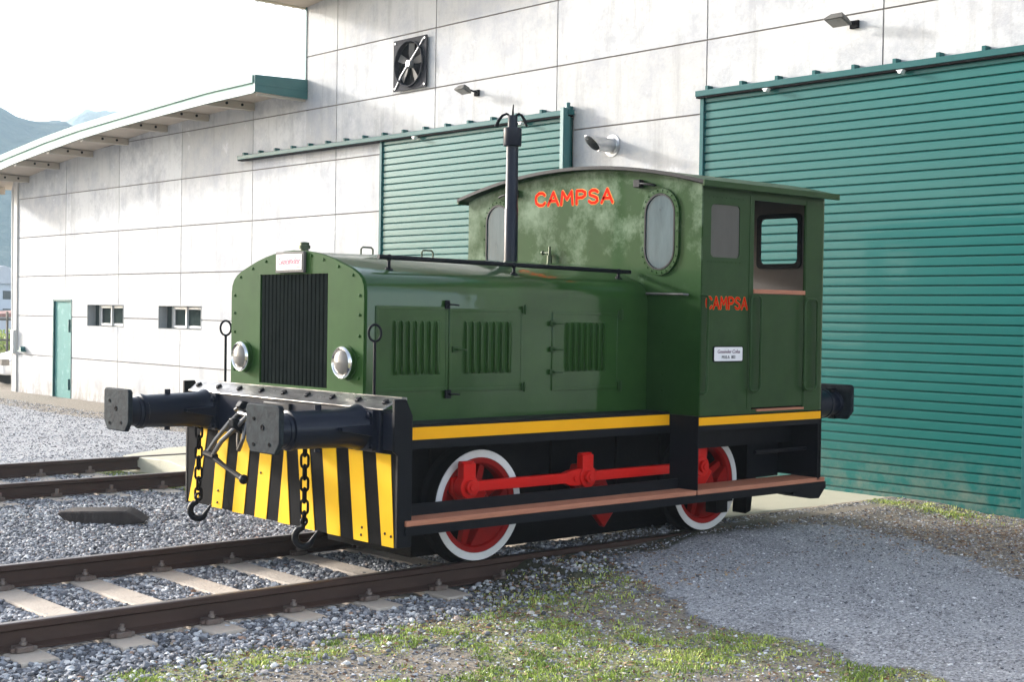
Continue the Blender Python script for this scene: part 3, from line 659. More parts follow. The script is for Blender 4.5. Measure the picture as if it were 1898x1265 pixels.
# sliding doors of horizontal slats
def sliding_door(ya, yb, post_right):
    P_ = .0925; rows = []; z = -.06; top = 4.17; prof = []
    while z < top-.01:
        prof += [(XW-.038, z), (XW-.036, z+.010), (XW-.058, z+.012), (XW-.0605, z+.016), (XW-.0615, z+.050), (XW-.0605, z+.084), (XW-.058, z+.0885)]; z += P_
    prof.append((XW-.036, top))
    v = []; f = []
    for p in prof: v += [(p[0], ya, p[1]), (p[0], yb, p[1])]
    for i in range(len(prof)-1): f.append((2*i, 2*i+2, 2*i+3, 2*i+1))
    mb = MB(); mb.add(v, f); mb.box(XW-.033, XW+.05, ya+.002, yb-.002, -.058, top)
    d_ = mb.build('sliding_door', 'slats', shed, smooth=4)
    me = d_.data; 
    mb = MB(); mb.box(XW-.085, XW-.032, yb, yb+.055, -.06, top+.02); mb.box(XW-.085, XW-.032, ya-.055, ya, -.06, top+.02)
    mb.build('door_edge', 'tealrail', d_, bevel=.004)
    return d_
d1 = sliding_door(-1.93, 1.93, True)
d2 = sliding_door(4.15, 7.93, True)
# heavier post on the right of the left door
mb = MB(); mb.box(XW-.20, XW-.088, 4.06, 4.12, 2.0, 4.26); mb.build('door_post', 'tealdark', shed, bevel=.004)
def door_rail(ya, yb, ys, clips):
    z = 4.215
    mb = MB(); mb.prism([(XW-.13, z-.035), (XW-.03, z-.035), (XW-.03, z+.03), (XW-.13, z+.028)], 'y', ya, yb)
    r_ = mb.build('door_rail', 'tealrail', shed, bevel=.004)
    mb = MB(); mb.box(XW-.125, XW-.04, ya+.01, yb-.01, z-.055, z-.037); mb.build('rail_channel', 'blackmatt', r_)
    for y_ in ys:
        mb = MB(); mb.box(XW-.09, XW-.002, y_-.022, y_+.022, z+.031, z+.080); mb.build('rail_bracket', 'tealrail', r_, bevel=.004)
    for y_ in clips:
        mb = MB(); mb.prism(arc(y_, z-.066, .022, 180, 360, 6)+[(y_+.04, z-.052), (y_-.04, z-.052)], 'x', XW-.165, XW-.10)
        mb.build('roller', 'whiteplate', r_)
door_rail(-3.2, 2.02, [1.89-.48*k for k in range(11)], [1.02, -.62])
door_rail(4.04, 11.84, [11.72-.475*k for k in range(17)], [7.1, 4.9])
mb = MB(); mb.cyl((XW-.09, 4.10, 4.26), (XW-.09, 4.10, 4.33), .03, n=10); mb.build('rail_stop', 'tealdark', shed)

# side door and the two low windows
mb = MB(); mb.box(XW+.03, XW+.075, DOOR[0], DOOR[1], -.09, DZ-.005)
dd_ = mb.build('door', 'doorpaint', shed, bevel=.006)
mb = MB(); a, b = DOOR
for (c, d__, e, g) in ((a-.03, a+.012, -.1, DZ+.02), (b-.012, b+.03, -.1, DZ+.02), (a+.012, b-.012, DZ-.02, DZ+.02)): mb.box(XW-.008, XW+.09, c, d__, e, g)
mb.build('door_frame', 'tealrail', dd_, bevel=.003)
mb = MB(); mb.box(XW-.03, XW+.03, a+.06, a+.075, 1.25, 1.50); mb.box(XW-.03, XW+.03, a+.06, a+.075, .1, .32); mb.build('door_handle', 'tealdark', dd_, bevel=.003)
for (a, b, c, d__) in WIN:
    m_ = .5*(a+b)
    mb = MB()
    for q in ((a, a+.008, c, d__), (b-.008, b, c, d__), (a+.008, b-.008, c, c+.008), (a+.008, b-.008, d__-.008, d__)): mb.box(XW-.006, XW+.20, *q)
    wn = mb.build('window', 'recess', shed)
    mb = MB(); X0 = XW+.13; fw = .045
    # sliding sash on the left (further along) half stands proud
    for (ya, yb, xx) in ((a+.01, m_+.02, X0+.03), (m_-.02, b-.30, X0)):
        for q in ((ya, ya+fw, c+.02, d__-.02), (yb-fw, yb, c+.02, d__-.02), (ya+fw, yb-fw, c+.02, c+.02+fw), (ya+fw, yb-fw, d__-.02-fw, d__-.02)): mb.box(xx, xx+.028, *q)
    mb.build('window_frame', 'alu', wn, bevel=.003)
    mb = MB(); mb.box(X0+.036, X0+.042, a+.01, b-.01, c+.01, d__-.01); mb.build('pane', 'darkglass', wn)
    mb = MB(); mb.box(X0+.05, X0+.06, b-.31, b-.008, c+.01, d__-.01); mb.box(X0-.02, X0+.045, b-.305, b-.29, c+.01, d__-.01); mb.build('infill', 'recess', wn)

# extractor fan
yc, zc, s_ = 7.35, 5.205, .375
fan = thing('extractor_fan', 'square dark metal extractor fan high on the wall, blades at rest', 'fan', (XW, yc, zc))
mb = MB(); holed(mb, [(yc-s_, zc-s_*.95), (yc+s_, zc-s_*.95), (yc+s_, zc+s_*.95), (yc-s_, zc+s_*.95)], [arc(yc, zc, .315, 0, 360, 32)[:-1]], 'x', XW-.05, XW-.03); mb.build('frame_plate', 'fanmetal', fan)
mb = MB(); mb.lathe((XW-.05, yc, zc), (-1, 0, 0), [(0, .315), (.03, .325), (.035, .315), (.03, .305), (0, .305), (-.045, .305)], 40, False); mb.build('shroud', 'fanmetal', fan)
mb = MB(); mb.cyl((XW-.006, yc, zc), (XW-.003, yc, zc), .305, n=40); mb.build('backing', 'blackmatt', fan)
mb = MB()
for k in range(5):
    t = 2*math.pi*k/5+.4; v = []; 
    for (rr, w_, tw) in ((.06, .05, .035), (.15, .085, .028), (.29, .11, .018)):
        for sgn in (-1, 1):
            ang = t+sgn*w_/rr*.5*min(1, rr/.12); v.append((XW-.028+sgn*tw*.5, yc+rr*math.cos(ang), zc+rr*math.sin(ang)))
    o_ = len(mb.v); mb.add(v+[(p[0]-.004, p[1], p[2]) for p in v], [(0, 2, 3, 1), (2, 4, 5, 3), (6, 7, 9, 8), (8, 9, 11, 10), (0, 6, 8, 2), (2, 8, 10, 4), (1, 3, 9, 7), (3, 5, 11, 9), (4, 10, 11, 5), (0, 1, 7, 6)])
mb.build('blade_set', 'lampgrey', fan)
mb = MB(); mb.cyl((XW-.02, yc, zc), (XW-.085, yc, zc), .055, .045, n=20); mb.build('hub', 'galv', fan)
mb = MB(); 
for sgn in (-1, 1):
    mb.tube([(XW-.07, yc, zc), (XW-.07, yc+sgn*.16, zc-sgn*.14+0), (XW-.055, yc+sgn*.32, zc-sgn*.32)], .008, 8)
mb.build('stay', 'whiteplate', fan)
mb = MB()
for a_ in (-1, 1):
    for b_ in (-1, 1): mb.cyl((XW-.058, yc+a_*(s_-.04), zc+b_*(s_*.95-.04)), (XW-.049, yc+a_*(s_-.04), zc+b_*(s_*.95-.04)), .014, n=8)
mb.build('bolt', 'galv', fan)

# floodlights
def flood(yc, zc, label, sc_=1.0):
    t = thing('floodlight', label, 'floodlight', (XW, yc, zc), 'floodlights on the shed wall')
    mb = MB(); mb.box(XW-.03, XW-.002, yc-.07*sc_, yc+.05*sc_, zc-.05, zc+.03); mb.tube([(XW-.03, yc, zc), (XW-.10, yc+.02, zc+.02), (XW-.14, yc+.05, zc+.01)], .014, 8); mb.build('bracket', 'blackmatt', t, bevel=.004)
    c = Vector((XW-.20, yc+.06, zc+.01)); d = Vector((-.35, 0, -.94)).normalized(); a = Vector((0, 1, 0)); b = d.cross(a)
    def P(u, v, h): return tuple(c+a*u+b*v+d*h)
    mb = MB(); A, B = .13*sc_, .10*sc_
    vs_ = [P(-A*.6, -B*.6, -.06), P(A*.6, -B*.6, -.06), P(A*.6, B*.6, -.06), P(-A*.6, B*.6, -.06), P(-A, -B, 0), P(A, -B, 0), P(A, B, 0), P(-A, B, 0), P(-A, -B, .018), P(A, -B, .018), P(A, B, .018), P(-A, B, .018)]
    mb.add(vs_, [(0, 3, 2, 1), (0, 1, 5, 4), (1, 2, 6, 5), (2, 3, 7, 6), (3, 0, 4, 7), (4, 5, 9, 8), (5, 6, 10, 9), (6, 7, 11, 10), (7, 4, 8, 11), (8, 9, 10, 11)])
    mb.build('housing', 'lampgrey', t, bevel=.004)
    mb = MB(); A *= .84; B *= .84; mb.add([P(-A, -B, .0185), P(A, -B, .0185), P(A, B, .0185), P(-A, B, .0185), P(-A, -B, .022), P(A, -B, .022), P(A, B, .022), P(-A, B, .022)], [(0, 1, 2, 3), (4, 5, 6, 7), (0, 1, 5, 4), (1, 2, 6, 5), (2, 3, 7, 6), (3, 0, 4, 7)]); mb.build('glass', 'lens', t)
flood(5.93, 4.66, 'grey floodlight on the wall above the left green door, right of the fan', .74)
flood(.02, 4.72, 'grey floodlight on the wall above the wide right green door', .86)
# vent pipe cut at a slant
vp = thing('vent_pipe', 'short galvanised pipe with slanted open end sticking out of the wall', 'pipe', (XW, 3.42, 3.76))
mb = MB(); pts = []; n = 28; L0 = .34
for k, (rr, f) in enumerate([(.085, 0), (.085, 1), (.077, 1), (.077, 0)]):
    for i in range(n):
        t = 2*math.pi*i/n; z_ = 3.76+rr*math.cos(t); y_ = 3.42+rr*math.sin(t)
        pts.append((XW-.002 if f == 0 else XW-L0+.10*math.cos(t)*-1, y_, z_))
mb.add(pts, [(k*n+i, k*n+(i+1) % n, (k+1)*n+(i+1) % n, (k+1)*n+i) for k in range(3) for i in range(n)])
mb.build('pipe', 'galv', vp)
mb = MB(); mb.lathe((XW-.002, 3.42, 3.76), (-1, 0, 0), [(0, .13), (.008, .13), (.012, .10), (.03, .092), (.03, .086)], 28, False); mb.build('collar', 'galv', vp)
mb = MB(); mb.lathe((XW-.05, 3.42, 3.76), (-1, 0, 0), [(0, .0), (.001, .076)], 28); mb.build('lining', 'blackmatt', vp)

# ------------------------------------------------------------------ the locomotive
loco = thing('diesel_locomotive', 'small green shunting locomotive with red lettering, white rimmed wheels and striped yellow black front skirt', 'locomotive', (2.2, 0, 0))
XC, XR, CW = 2.817, 4.345, 1.382
HP = [(.838, 1.0), (.838, 1.865), (.830, 1.915), (.805, 1.958), (.765, 1.990), (.70, 2.022), (.60, 2.055), (.48, 2.093), (.36, 2.122), (.24, 2.143), (.12, 2.157), (0, 2.162)]
HP = HP+[(-a, b) for a, b in HP[-2::-1]]
def rivet(mb, p, d, r=.010):
    mb.lathe(p, d, [(0, r), (r*.45, r*.8), (r*.7, r*.35), (r*.75, 0)], 8)
# hood
mb = MB(); n_ = len(HP); xs_ = [.111, .9, 1.8, XC-.002]
for xx in xs_: mb.v += [(xx, a, b) for a, b in HP]
for i in range(3):
    for j in range(n_): mb.f.append((i*n_+j, i*n_+(j+1) % n_, (i+1)*n_+(j+1) % n_, (i+1)*n_+j))
hood = mb.build('hood', 'green', loco, smooth=50)
mb = MB(); ins = [(.425+.02, 1.215), (.445, 2.0), (-.425, 2.0), (-.425, 1.215)]
sur = [(a*1.012, b+(.006 if b > 1.5 else .19)) for a, b in HP]
holed(mb, sur, [ins], 'x', .085, .112)
for a, b in [(.80, 1.30), (.80, 1.44), (.80, 1.58), (.80, 1.72), (.80, 1.85), (.72, 1.985), (.55, 2.045), (.37, 2.095), (.22, 2.125)]:
    rivet(mb, (.0855, a, b), (-1, 0, 0), .012); rivet(mb, (.0855, -a, b), (-1, 0, 0), .012)
sr = mb.build('radiator_surround', 'green_front', loco, smooth=30)
mb = MB(); mb.box(.20, .21, -.60, .60, 1.1, 2.04)
for k in range(18):
    y_ = -.415+k*.0503; mb.prism([(.098, y_), (.110, y_-.016), (.185, y_-.010), (.185, y_+.010), (.110, y_+.016)], 'z', 1.214, 2.001)
mb.build('radiator_grille', 'grille', loco, smooth=30)
mb = MB(); mb.box(.060, .083, -.160, .205, 2.008, 2.158)
npl = mb.build('nameplate', 'lampgrey', loco, bevel=.006)
mb = MB(); mb.box(.056, .0595, -.138, .182, 2.028, 2.138); mb.build('plate_face', 'whiteplate', npl, bevel=.002)
def text(name, s, size, m, parent, loc, axis, shear=0, bold=0):
    cu = bpy.data.curves.new(name, 'FONT'); cu.body = s; cu.size = size; cu.shear = shear; cu.extrude = .0008; cu.offset = bold; cu.align_x = 'CENTER'
    ob = bpy.data.objects.new(name, cu); COL.objects.link(ob); bpy.context.view_layer.update()
    me = bpy.data.meshes.new_from_object(ob.evaluated_get(bpy.context.evaluated_depsgraph_get())); COL.objects.unlink(ob); bpy.data.objects.remove(ob)
    # axis 'x': readable from -x (text right = -y); 'y': readable from -y (text right = +x)
    T = Matrix(((0, 0, -1, 0), (-1, 0, 0, 0), (0, 1, 0, 0), (0, 0, 0, 1))) if axis == 'x' else Matrix(((1, 0, 0, 0), (0, 0, -1, 0), (0, 1, 0, 0), (0, 0, 0, 1)))
    me.transform(Matrix.Translation(loc)@T); me.materials.clear(); me.materials.append(MATS[m])
    o = bpy.data.objects.new(name, me); COL.objects.link(o); par(o, parent); return o
text('lettering', 'Gmeinder', .070, 'pinktext', npl, (.0545, .026, 2.068), 'x', .3, .0012)
mb = MB(); mb.box(.0535, .0555, -.120, .112, 2.043, 2.050); mb.build('underline', 'ink', npl)
# filler cap, whistle and lifting handles on the hood
mb = MB(); mb.lathe((.17, .0, 2.15), (0, 0, 1), [(0, .03), (.03, .03), (.03, .042), (.055, .042), (.056, .034), (.075, .034), (.082, 0)], 16); mb.build('filler_cap', 'brass', loco)
for hx in (.92, 1.50):
    mb = MB(); y_ = .30; mb.tube([(hx-.05, y_, 2.125), (hx-.05, y_, 2.215), (hx-.035, y_, 2.23), (hx+.045, y_, 2.23), (hx+.06, y_, 2.215), (hx+.06, y_, 2.12)], .007, 8); mb.box(hx-.12, hx+.10, y_-.02, y_+.02, 2.132, 2.142); mb.build('lifting_handle', 'brass', loco)
# handrail along the hood
for sy in (-1, 1):
    mb = MB(); mb.tube([(.33, sy*.665, 2.118), (1.6, sy*.665, 2.103), (2.90 if sy > 0 else 2.79, sy*.665, 2.088)], .0165, 12); hr = mb.build('hood_rail', 'black', loco)
    for xx, zt_ in ((.42, 2.115), (1.56, 2.10), (2.66, 2.088)):
        mb = MB(); mb.cyl((xx, sy*.665, 2.02), (xx, sy*.665, zt_), .012, n=10); mb.ball((xx, sy*.665, zt_), .024, 10); mb.cyl((xx, sy*.665, 2.027), (xx, sy*.672, 2.04), .028, n=12); mb.build('rail_post', 'black', hr)
# engine doors with louvres
def hood_door(x0, x1, z0, z1, lx0, lx1, nl):
    mb = MB(); Yd = -.838
    mb.prism(rrect(x0, x1, z0, z1, .012, 3), 'y', Yd-.007, Yd+.002)
    for (a, b, c, d_) in ((x0, x1, z1-.022, z1), (x0, x1, z0, z0+.022), (x0, x0+.022, z0+.022, z1-.022), (x1-.022, x1, z0+.022, z1-.022)): mb.box(a+.002, b-.002, Yd-.011, Yd-.0075, c, d_)
    dr = mb.build('engine_door', 'green', loco, bevel=.002)
    mb = MB(); st = (lx1-lx0)/nl
    for k in range(nl):
        xx = lx0+st*(k+.35); n = 10; v = []; zs = [1.318, 1.326, 1.345, 1.66, 1.678, 1.686]; hs = [.0, .7, 1, 1, .7, .0]; w_ = st*.66
        for z_, h_ in zip(zs, hs):
            v += [(xx-w_*.5, Yd-.0076, z_), (xx-w_*.46, Yd-.008-.024*h_, z_), (xx-w_*.2, Yd-.008-.023*h_, z_), (xx+w_*.5, Yd-.0078, z_)]
        f = []
        for i in range(5):
            for j in range(3): f.append((4*i+j, 4*i+4+j, 4*i+5+j, 4*i+1+j))
        mb.add(v, f)
    mb.build('louvres', 'green', dr, smooth=50)
    return dr
dA = hood_door(.185, .80, 1.205, 1.785, .335, .75, 7)
dB = hood_door(.812, 1.495, 1.195, 1.775, .95, 1.41, 7)
dC = hood_door(1.79, 2.49, 1.178, 1.765, 1.93, 2.365, 7)
def fitting(parent, name, x, z, w_=.05, h=.045, m='green_side', arm=0):
    mb = MB(); mb.box(x-w_/2, x+w_/2, -.861, -.8495, z-h/2, z+h/2)
    if arm: mb.tube([(x, -.861, z), (x, -.885, z), (x+arm*.03, -.892, z-.0), (x+arm*.075, -.892, z-.004)], .006, 8)
    else: mb.cyl((x+.0, -.866, z-h*.7), (x, -.866, z+h*.7), .0075, n=8)
    mb.build(name, m, parent, bevel=.0015)
for z_ in (1.775, 1.215): fitting(dB, 'hinge', 1.50, z_, .04, .05)
for z_ in (1.75, 1.20): fitting(dC, 'hinge', 2.50, z_, .045, .06)
for z_ in (1.676, 1.485, 1.317): fitting(dC, 'latch', 1.785, z_, .05, .04, arm=1)
fitting(dB, 'latch', .86, 1.489, .05, .045, arm=1); fitting(dA, 'latch', .785, 1.80, .04, .06, 'black', arm=1); fitting(dA, 'latch', .80, 1.18, .05, .06, 'black', arm=1)
# exhaust stack with rain caps
EX, EY = 2.20, .10
mb = MB(); mb.lathe((EX, EY, 2.14), (0, 0, 1), [(0, .078), (.012, .078), (.014, .056), (.45, .055), (.46, .051), (.95, .049), (.955, .072), (.96, .074), (1.095, .074), (1.10, .070), (1.10, .040), (1.20, .038), (1.20, .030), (1.1, .030)], 28, False)
ex = mb.build('exhaust_stack', 'navy', loco)
h = Vector((.66, -.75, 0))
for s_, L_ in ((-1, .135), (1, .115)):
    mb = MB(); c = Vector((EX, EY, 3.335)); pts = [c+h*s_*.02, c+h*s_*.05+Vector((0, 0, .02)), c+h*s_*L_*.62+Vector((0, 0, .006)), c+h*s_*L_*.85+Vector((0, 0, -.035)), c+h*s_*L_+Vector((0, 0, -.085))]
    mb.tube(pts, [.008, .010, .011, .013, .017 if s_ < 0 else .008], 8); mb.build('rain_flap', 'black', ex)
mb = MB(); mb.tube([(EX, EY, 3.32), (EX, EY, 3.38), (EX+.005, EY, 3.43)], [.010, .008, .004], 8); mb.build('flap_pin', 'black', ex)

# cab
def rz_(y): return 2.935-y*y/(2*5.1)
ys_ = np.linspace(CW, -CW, 25)
front_out = [(-CW, .985), (CW, .985)]+[(y_, rz_(y_)) for y_ in ys_]
def stadium(cy, zc_, hw, hh, n=10): return [(cy+hw*math.cos(t), zc_+(hh-hw)+hw*math.sin(t)) for t in np.linspace(0, math.pi, n)]+[(cy+hw*math.cos(t), zc_-(hh-hw)+hw*math.sin(t)) for t in np.linspace(math.pi, 2*math.pi, n)]
cab = MB()
holed(cab, front_out, [stadium(s_*.962, 2.40, .165, .305) for s_ in (-1, 1)], 'x', XC, XC+.016)
for s_ in (-1, 1):
    for k in range(7): rivet(cab, (XC, s_*1.0, 1.16+k*.125), (-1, 0, 0), .009)
cf = cab.build('cab_front', 'green_sheen', loco, smooth=30)
mb = MB(); rw = [rrect(s_*.945-.222, s_*.945+.222, 2.175, 2.612, .04) for s_ in (-1, 1)]
holed(mb, front_out, rw, 'x', XR-.016, XR); mb.build('cab_rear', 'green', loco, smooth=30)
mb = MB(); fo = [(a*.985, b-.02) for a, b in front_out]
holed(mb, fo, rw, 'x', XR-.024, XR-.018); mb.build('rear_lining', 'interior', loco)
for s_ in (-1, 1):
    mb = MB(); holed(mb, rrect(s_*.945-.235, s_*.945+.235, 2.162, 2.625, .045), [rrect(s_*.945-.195, s_*.945+.195, 2.202, 2.585, .04)], 'x', XR-.04, XR-.025); mb.build('rear_window_frame', 'black', loco)
for s_ in (-1, 1):
    mb = MB(); yo, yi = s_*CW, s_*(CW-.016)
    win = rrect(2.925, 3.265, 2.20, 2.605, .035); dr = [(3.44, 1.015), (4.095, 1.015), (4.095, 2.665), (3.44, 2.665)]
    outl = [(XC+.017, .985), (XR-.017, .985), (XR-.017, rz_(CW)), (XC+.017, rz_(CW))]
    holed(mb, outl, [win, dr], 'y', yo, yi)
    mb.box(3.385, 3.41, min(yo, yo+s_*.004), max(yo, yo+s_*.004), 1.02, 2.70); mb.box(XC+.02, 3.38, min(yo, yo+s_*.003), max(yo, yo+s_*.003), 1.972, 1.992)
    mb.box(4.105, 4.118, min(yo, yo+s_*.004), max(yo, yo+s_*.004), 1.0, 2.70); mb.box(4.12, XR-.02, min(yo, yo+s_*.003), max(yo, yo+s_*.003), 1.972, 1.992)
    for k in range(9): rivet(mb, (2.90+k*.05, yo, 2.66), (0, s_, 0), .005); 
    for k in range(9): rivet(mb, (2.89+k*.048, yo, 2.165), (0, s_, 0), .005)
    for k in range(8): rivet(mb, (4.155, yo, 1.20+k*.09), (0, s_, 0), .006)
    sd_ = mb.build('cab_side', 'green_side', loco, smooth=30)
    mb = MB(); mb.prism(win, 'y', yo-s_*.008, yo-s_*.012); mb.build('side_window', 'sideglass', sd_)
    mb = MB(); mb.prism(rrect(3.444, 4.091, 1.03, 1.930, .008, 2), 'y', yo-s_*.002, yo-s_*.016); cd = mb.build('cab_door', 'green_side', loco, bevel=.002)
    mb = MB(); mb.prism([(3.442, 1.932), (4.094, 1.932), (4.094, 1.966), (3.442, 1.966)], 'y', yo+s_*.012, yo-s_*.03); mb.build('door_sill', 'wood', cd, bevel=.003)
    mb = MB(); mb.prism([(3.50, 1.0), (4.10, 1.0), (4.10, 1.016), (3.50, 1.016)], 'y', yo+s_*.012, yo-s_*.04); mb.build('threshold', 'wood', cd)
    mb = MB(); mb.prism([(XC+.02, 1.0), (3.43, 1.0), (3.43, 2.1), (XC+.02, 2.1)], 'y', yi-s_*.006, yi-s_*.002); mb.build('side_lining', 'interior', sd_)
    # grab rails
    def loop(x0, x1, z0, z1): return [(a, yo+s_*.035, b) for a, b in rrect(x0, x1, z0, z1, .045, 6)]
    mb = MB(); mb.tube(loop(3.375, 3.500, 1.160, 1.915), .0105, 10, True); mb.build('grab_rail', 'green_side', loco)
    mb = MB(); mb.tube(loop(4.065, 4.230, 1.158, 1.898), .0105, 10, True); mb.build('grab_rail', 'green_side', loco)
    mb = MB(); mb.tube([(XC+.012, yo+s_*.004, 1.907), (XC+.02, yo+s_*.03, 1.907), (XC+.036, yo+s_*.035, 1.90), (XC+.049, yo+s_*.035, 1.88), (XC+.049, yo+s_*.035, 1.19), (XC+.036, yo+s_*.035, 1.165), (XC+.02, yo+s_*.03, 1.158), (XC+.012, yo+s_*.004, 1.158)], .0105, 10); mb.build('grab_rail', 'green_side', loco)
    # oval front windows
    mb = MB(); cy = s_*.962
    holed(mb, stadium(cy, 2.40, .200, .340, 14), [stadium(cy, 2.40, .160, .300, 14)], 'x', XC-.016, XC-.001)
    for t in np.linspace(0, 2*math.pi, 23)[:-1]:
        a_, b_ = math.cos(t), math.sin(t); rivet(mb, (XC-.016, cy+.181*a_, 2.40+.181*b_+(.14 if b_ > 0 else -.14)), (-1, 0, 0), .008)
    for dz in (-.12, .0, .12):
        for e in (-1, 1): rivet(mb, (XC-.016, cy+e*.181, 2.40+dz), (-1, 0, 0), .008)
    fr = mb.build('front_window', 'green_sheen', loco, smooth=30, bevel=.002)
    mb = MB(); holed(mb, stadium(cy, 2.40, .159, .299, 14), [stadium(cy, 2.40, .146, .286, 14)], 'x', XC-.019, XC-.003); mb.build('gasket', 'black', fr)
    mb = MB(); mb.prism(stadium(cy, 2.40, .1455, .2855, 14), 'x', XC-.010, XC-.006); mb.build('pane', 'cabglass', fr)
    mb = MB(); mb.box(XC-.05, XC-.002, s_*.74-.035, s_*.74+.035, 2.755, 2.815); mb.tube([(XC-.04, s_*.77, 2.785), (XC-.045, s_*.86, 2.775), (XC-.035, s_*.93, 2.76)], .010, 8); mb.build('wiper_motor', 'black', loco, bevel=.004)
mb = MB(); th = [(y_*1.055, rz_(y_)) for y_ in ys_]
rp = [(a, b+.001) for a, b in th]+[(a, b+.020) for a, b in th[::-1]]
mb.prism(rp, 'x', 2.752, 4.415); roof = mb.build('cab_roof', 'green_side', loco, smooth=30)
mb = MB(); rp = [(a, b-.004) for a, b in th]+[(a, b+.023) for a, b in th[::-1]]; mb.prism(rp, 'x', 2.738, 2.751); mb.build('roof_lip', 'black', roof, smooth=30)
mb = MB(); mb.box(2.738, 4.43, -1.475, -1.45, 2.722, 2.772); mb.build('gutter', 'green_side', roof, bevel=.006)
mb = MB(); mb.box(2.752, 4.43, 1.45, 1.475, 2.722, 2.772); mb.build('gutter', 'green_side', roof, bevel=.006)
mb = MB(); thi = [(y_*.97, rz_(y_)-.012) for y_ in ys_]; mb.prism([(a, b-.004) for a, b in thi]+thi[::-1], 'x', XC+.018, XR-.025); mb.build('ceiling_lining', 'interior', roof)
mb = MB(); mb.box(XC+.02, XR-.03, -1.36, 1.36, .99, 1.01); mb.build('cab_floor', 'blackmatt', loco)
mb = MB(); mb.tube([(XC-.001, -.84, 1.915), (XC-.03, -.85, 1.917), (XC-.03, -1.24, 1.912), (XC-.001, -1.26, 1.91)], .010, 8); mb.build('step_rail', 'steel', loco)
mb = MB(); mb.cyl((XC-.04, .262, 2.13), (XC-.04, .262, 2.24), .022, n=12); mb.cyl((XC-.04, .262, 2.24), (XC-.04, .262, 2.315), .011, n=10); mb.cyl((XC-.04, .262, 2.262), (XC-.04, .34, 2.262), .010, n=10); mb.ball((XC-.04, .345, 2.262), .020, 10); mb.cyl((XC-.04, .262, 2.16), (XC-.0, .262, 2.16), .012, n=8); mb.build('whistle', 'brass', loco)
# hand painted lettering
GL = {'C': [[(.66, .80), (.52, .97), (.28, .98), (.08, .78), (.04, .50), (.09, .20), (.30, .02), (.54, .03), (.68, .20)]],
      'A': [[(.02, 0), (.36, 1), (.70, 0)], [(.15, .33), (.58, .33)]],
      'M': [[(.03, 0), (.10, 1), (.40, .38), (.70, 1), (.78, 0)]],
      'P': [[(.06, 0), (.06, 1), (.40, .99), (.60, .86), (.60, .62), (.42, .48), (.08, .46)]],
      'S': [[(.58, .84), (.44, .97), (.22, .98), (.07, .84), (.09, .64), (.32, .53), (.54, .40), (.58, .18), (.42, .02), (.20, .02), (.04, .17)]]}
GW = {'C': .72, 'A': .72, 'M': .82, 'P': .66, 'S': .66}
def lettering(parent, s, tot, hgt, origin, axis, th_, m, off, x_off=0):
    """strokes as thin raised ribbons; origin = lower left of the text on the surface"""
    mb = MB(); ws = sum(GW[c] for c in s)+.16*(len(s)-1); u = tot/ws; px = 0
    def P(a, b, d): a *= u; b *= hgt; return (origin[0]-d, origin[1]-a-x_off, origin[2]+b+a*origin[3]) if axis == 'x' else (origin[0]+a+x_off, origin[1]-d, origin[2]+b+a*origin[3])
    for c in s:
        for st in GL[c]:
            pts = [Vector((px+a, b*hgt/u)) for a, b in st]; hw = th_/u
            for k in range(len(pts)-1):
                a_, b_ = pts[k], pts[k+1]; d_ = (b_-a_).normalized(); nn = Vector((-d_.y, d_.x)); ang = math.atan2(d_.y, d_.x)
                poly = [b_+Vector((math.cos(ang+t), math.sin(ang+t)))*hw for t in np.linspace(-math.pi/2, math.pi/2, 6)]+[a_+Vector((math.cos(ang+t), math.sin(ang+t)))*hw for t in np.linspace(math.pi/2, 3*math.pi/2, 6)]
                e = off+.00008*k
                n = len(poly); mb.add([P(q.x, q.y*u/hgt, .0004) for q in poly]+[P(q.x, q.y*u/hgt, e) for q in poly], [tuple(range(n, 2*n))]+[(i, (i+1) % n, n+(i+1) % n, n+i) for i in range(n)])
        px += GW[c]+.16
    return mb.build('lettering', m, parent)
lettering(cf, 'CAMPSA', .93, .108, (XC, .495, 2.668, -.012), 'x', .0165, 'signcream', .0010, .004)
lettering(cf, 'CAMPSA', .93, .108, (XC, .495, 2.668, -.012), 'x', .0120, 'signred', .0026)
lettering(loco, 'CAMPSA', .49, .088, (2.875, -CW, 1.806, 0), 'y', .0100, 'signcream', .0040, .002)
lettering(loco, 'CAMPSA', .49, .088, (2.875, -CW, 1.806, 0), 'y', .0080, 'signred', .0056)
mb = MB(); mb.prism(rrect(2.968, 3.322, 1.394, 1.519, .02), 'y', -CW-.007, -CW-.0005); pl_ = mb.build('builders_plate', 'black', loco)
mb = MB(); mb.prism(rrect(2.978, 3.312, 1.403, 1.510, .012), 'y', -CW-.0095, -CW-.0075); mb.build('plate_face', 'whiteplate', pl_)
text('lettering', 'Gmeinder Cofsa', .040, 'plumtext', pl_, (3.145, -CW-.011, 1.463), 'y', .2)
text('lettering', 'M10-A  802', .034, 'ink', pl_, (3.145, -CW-.011, 1.422), 'y', 0)

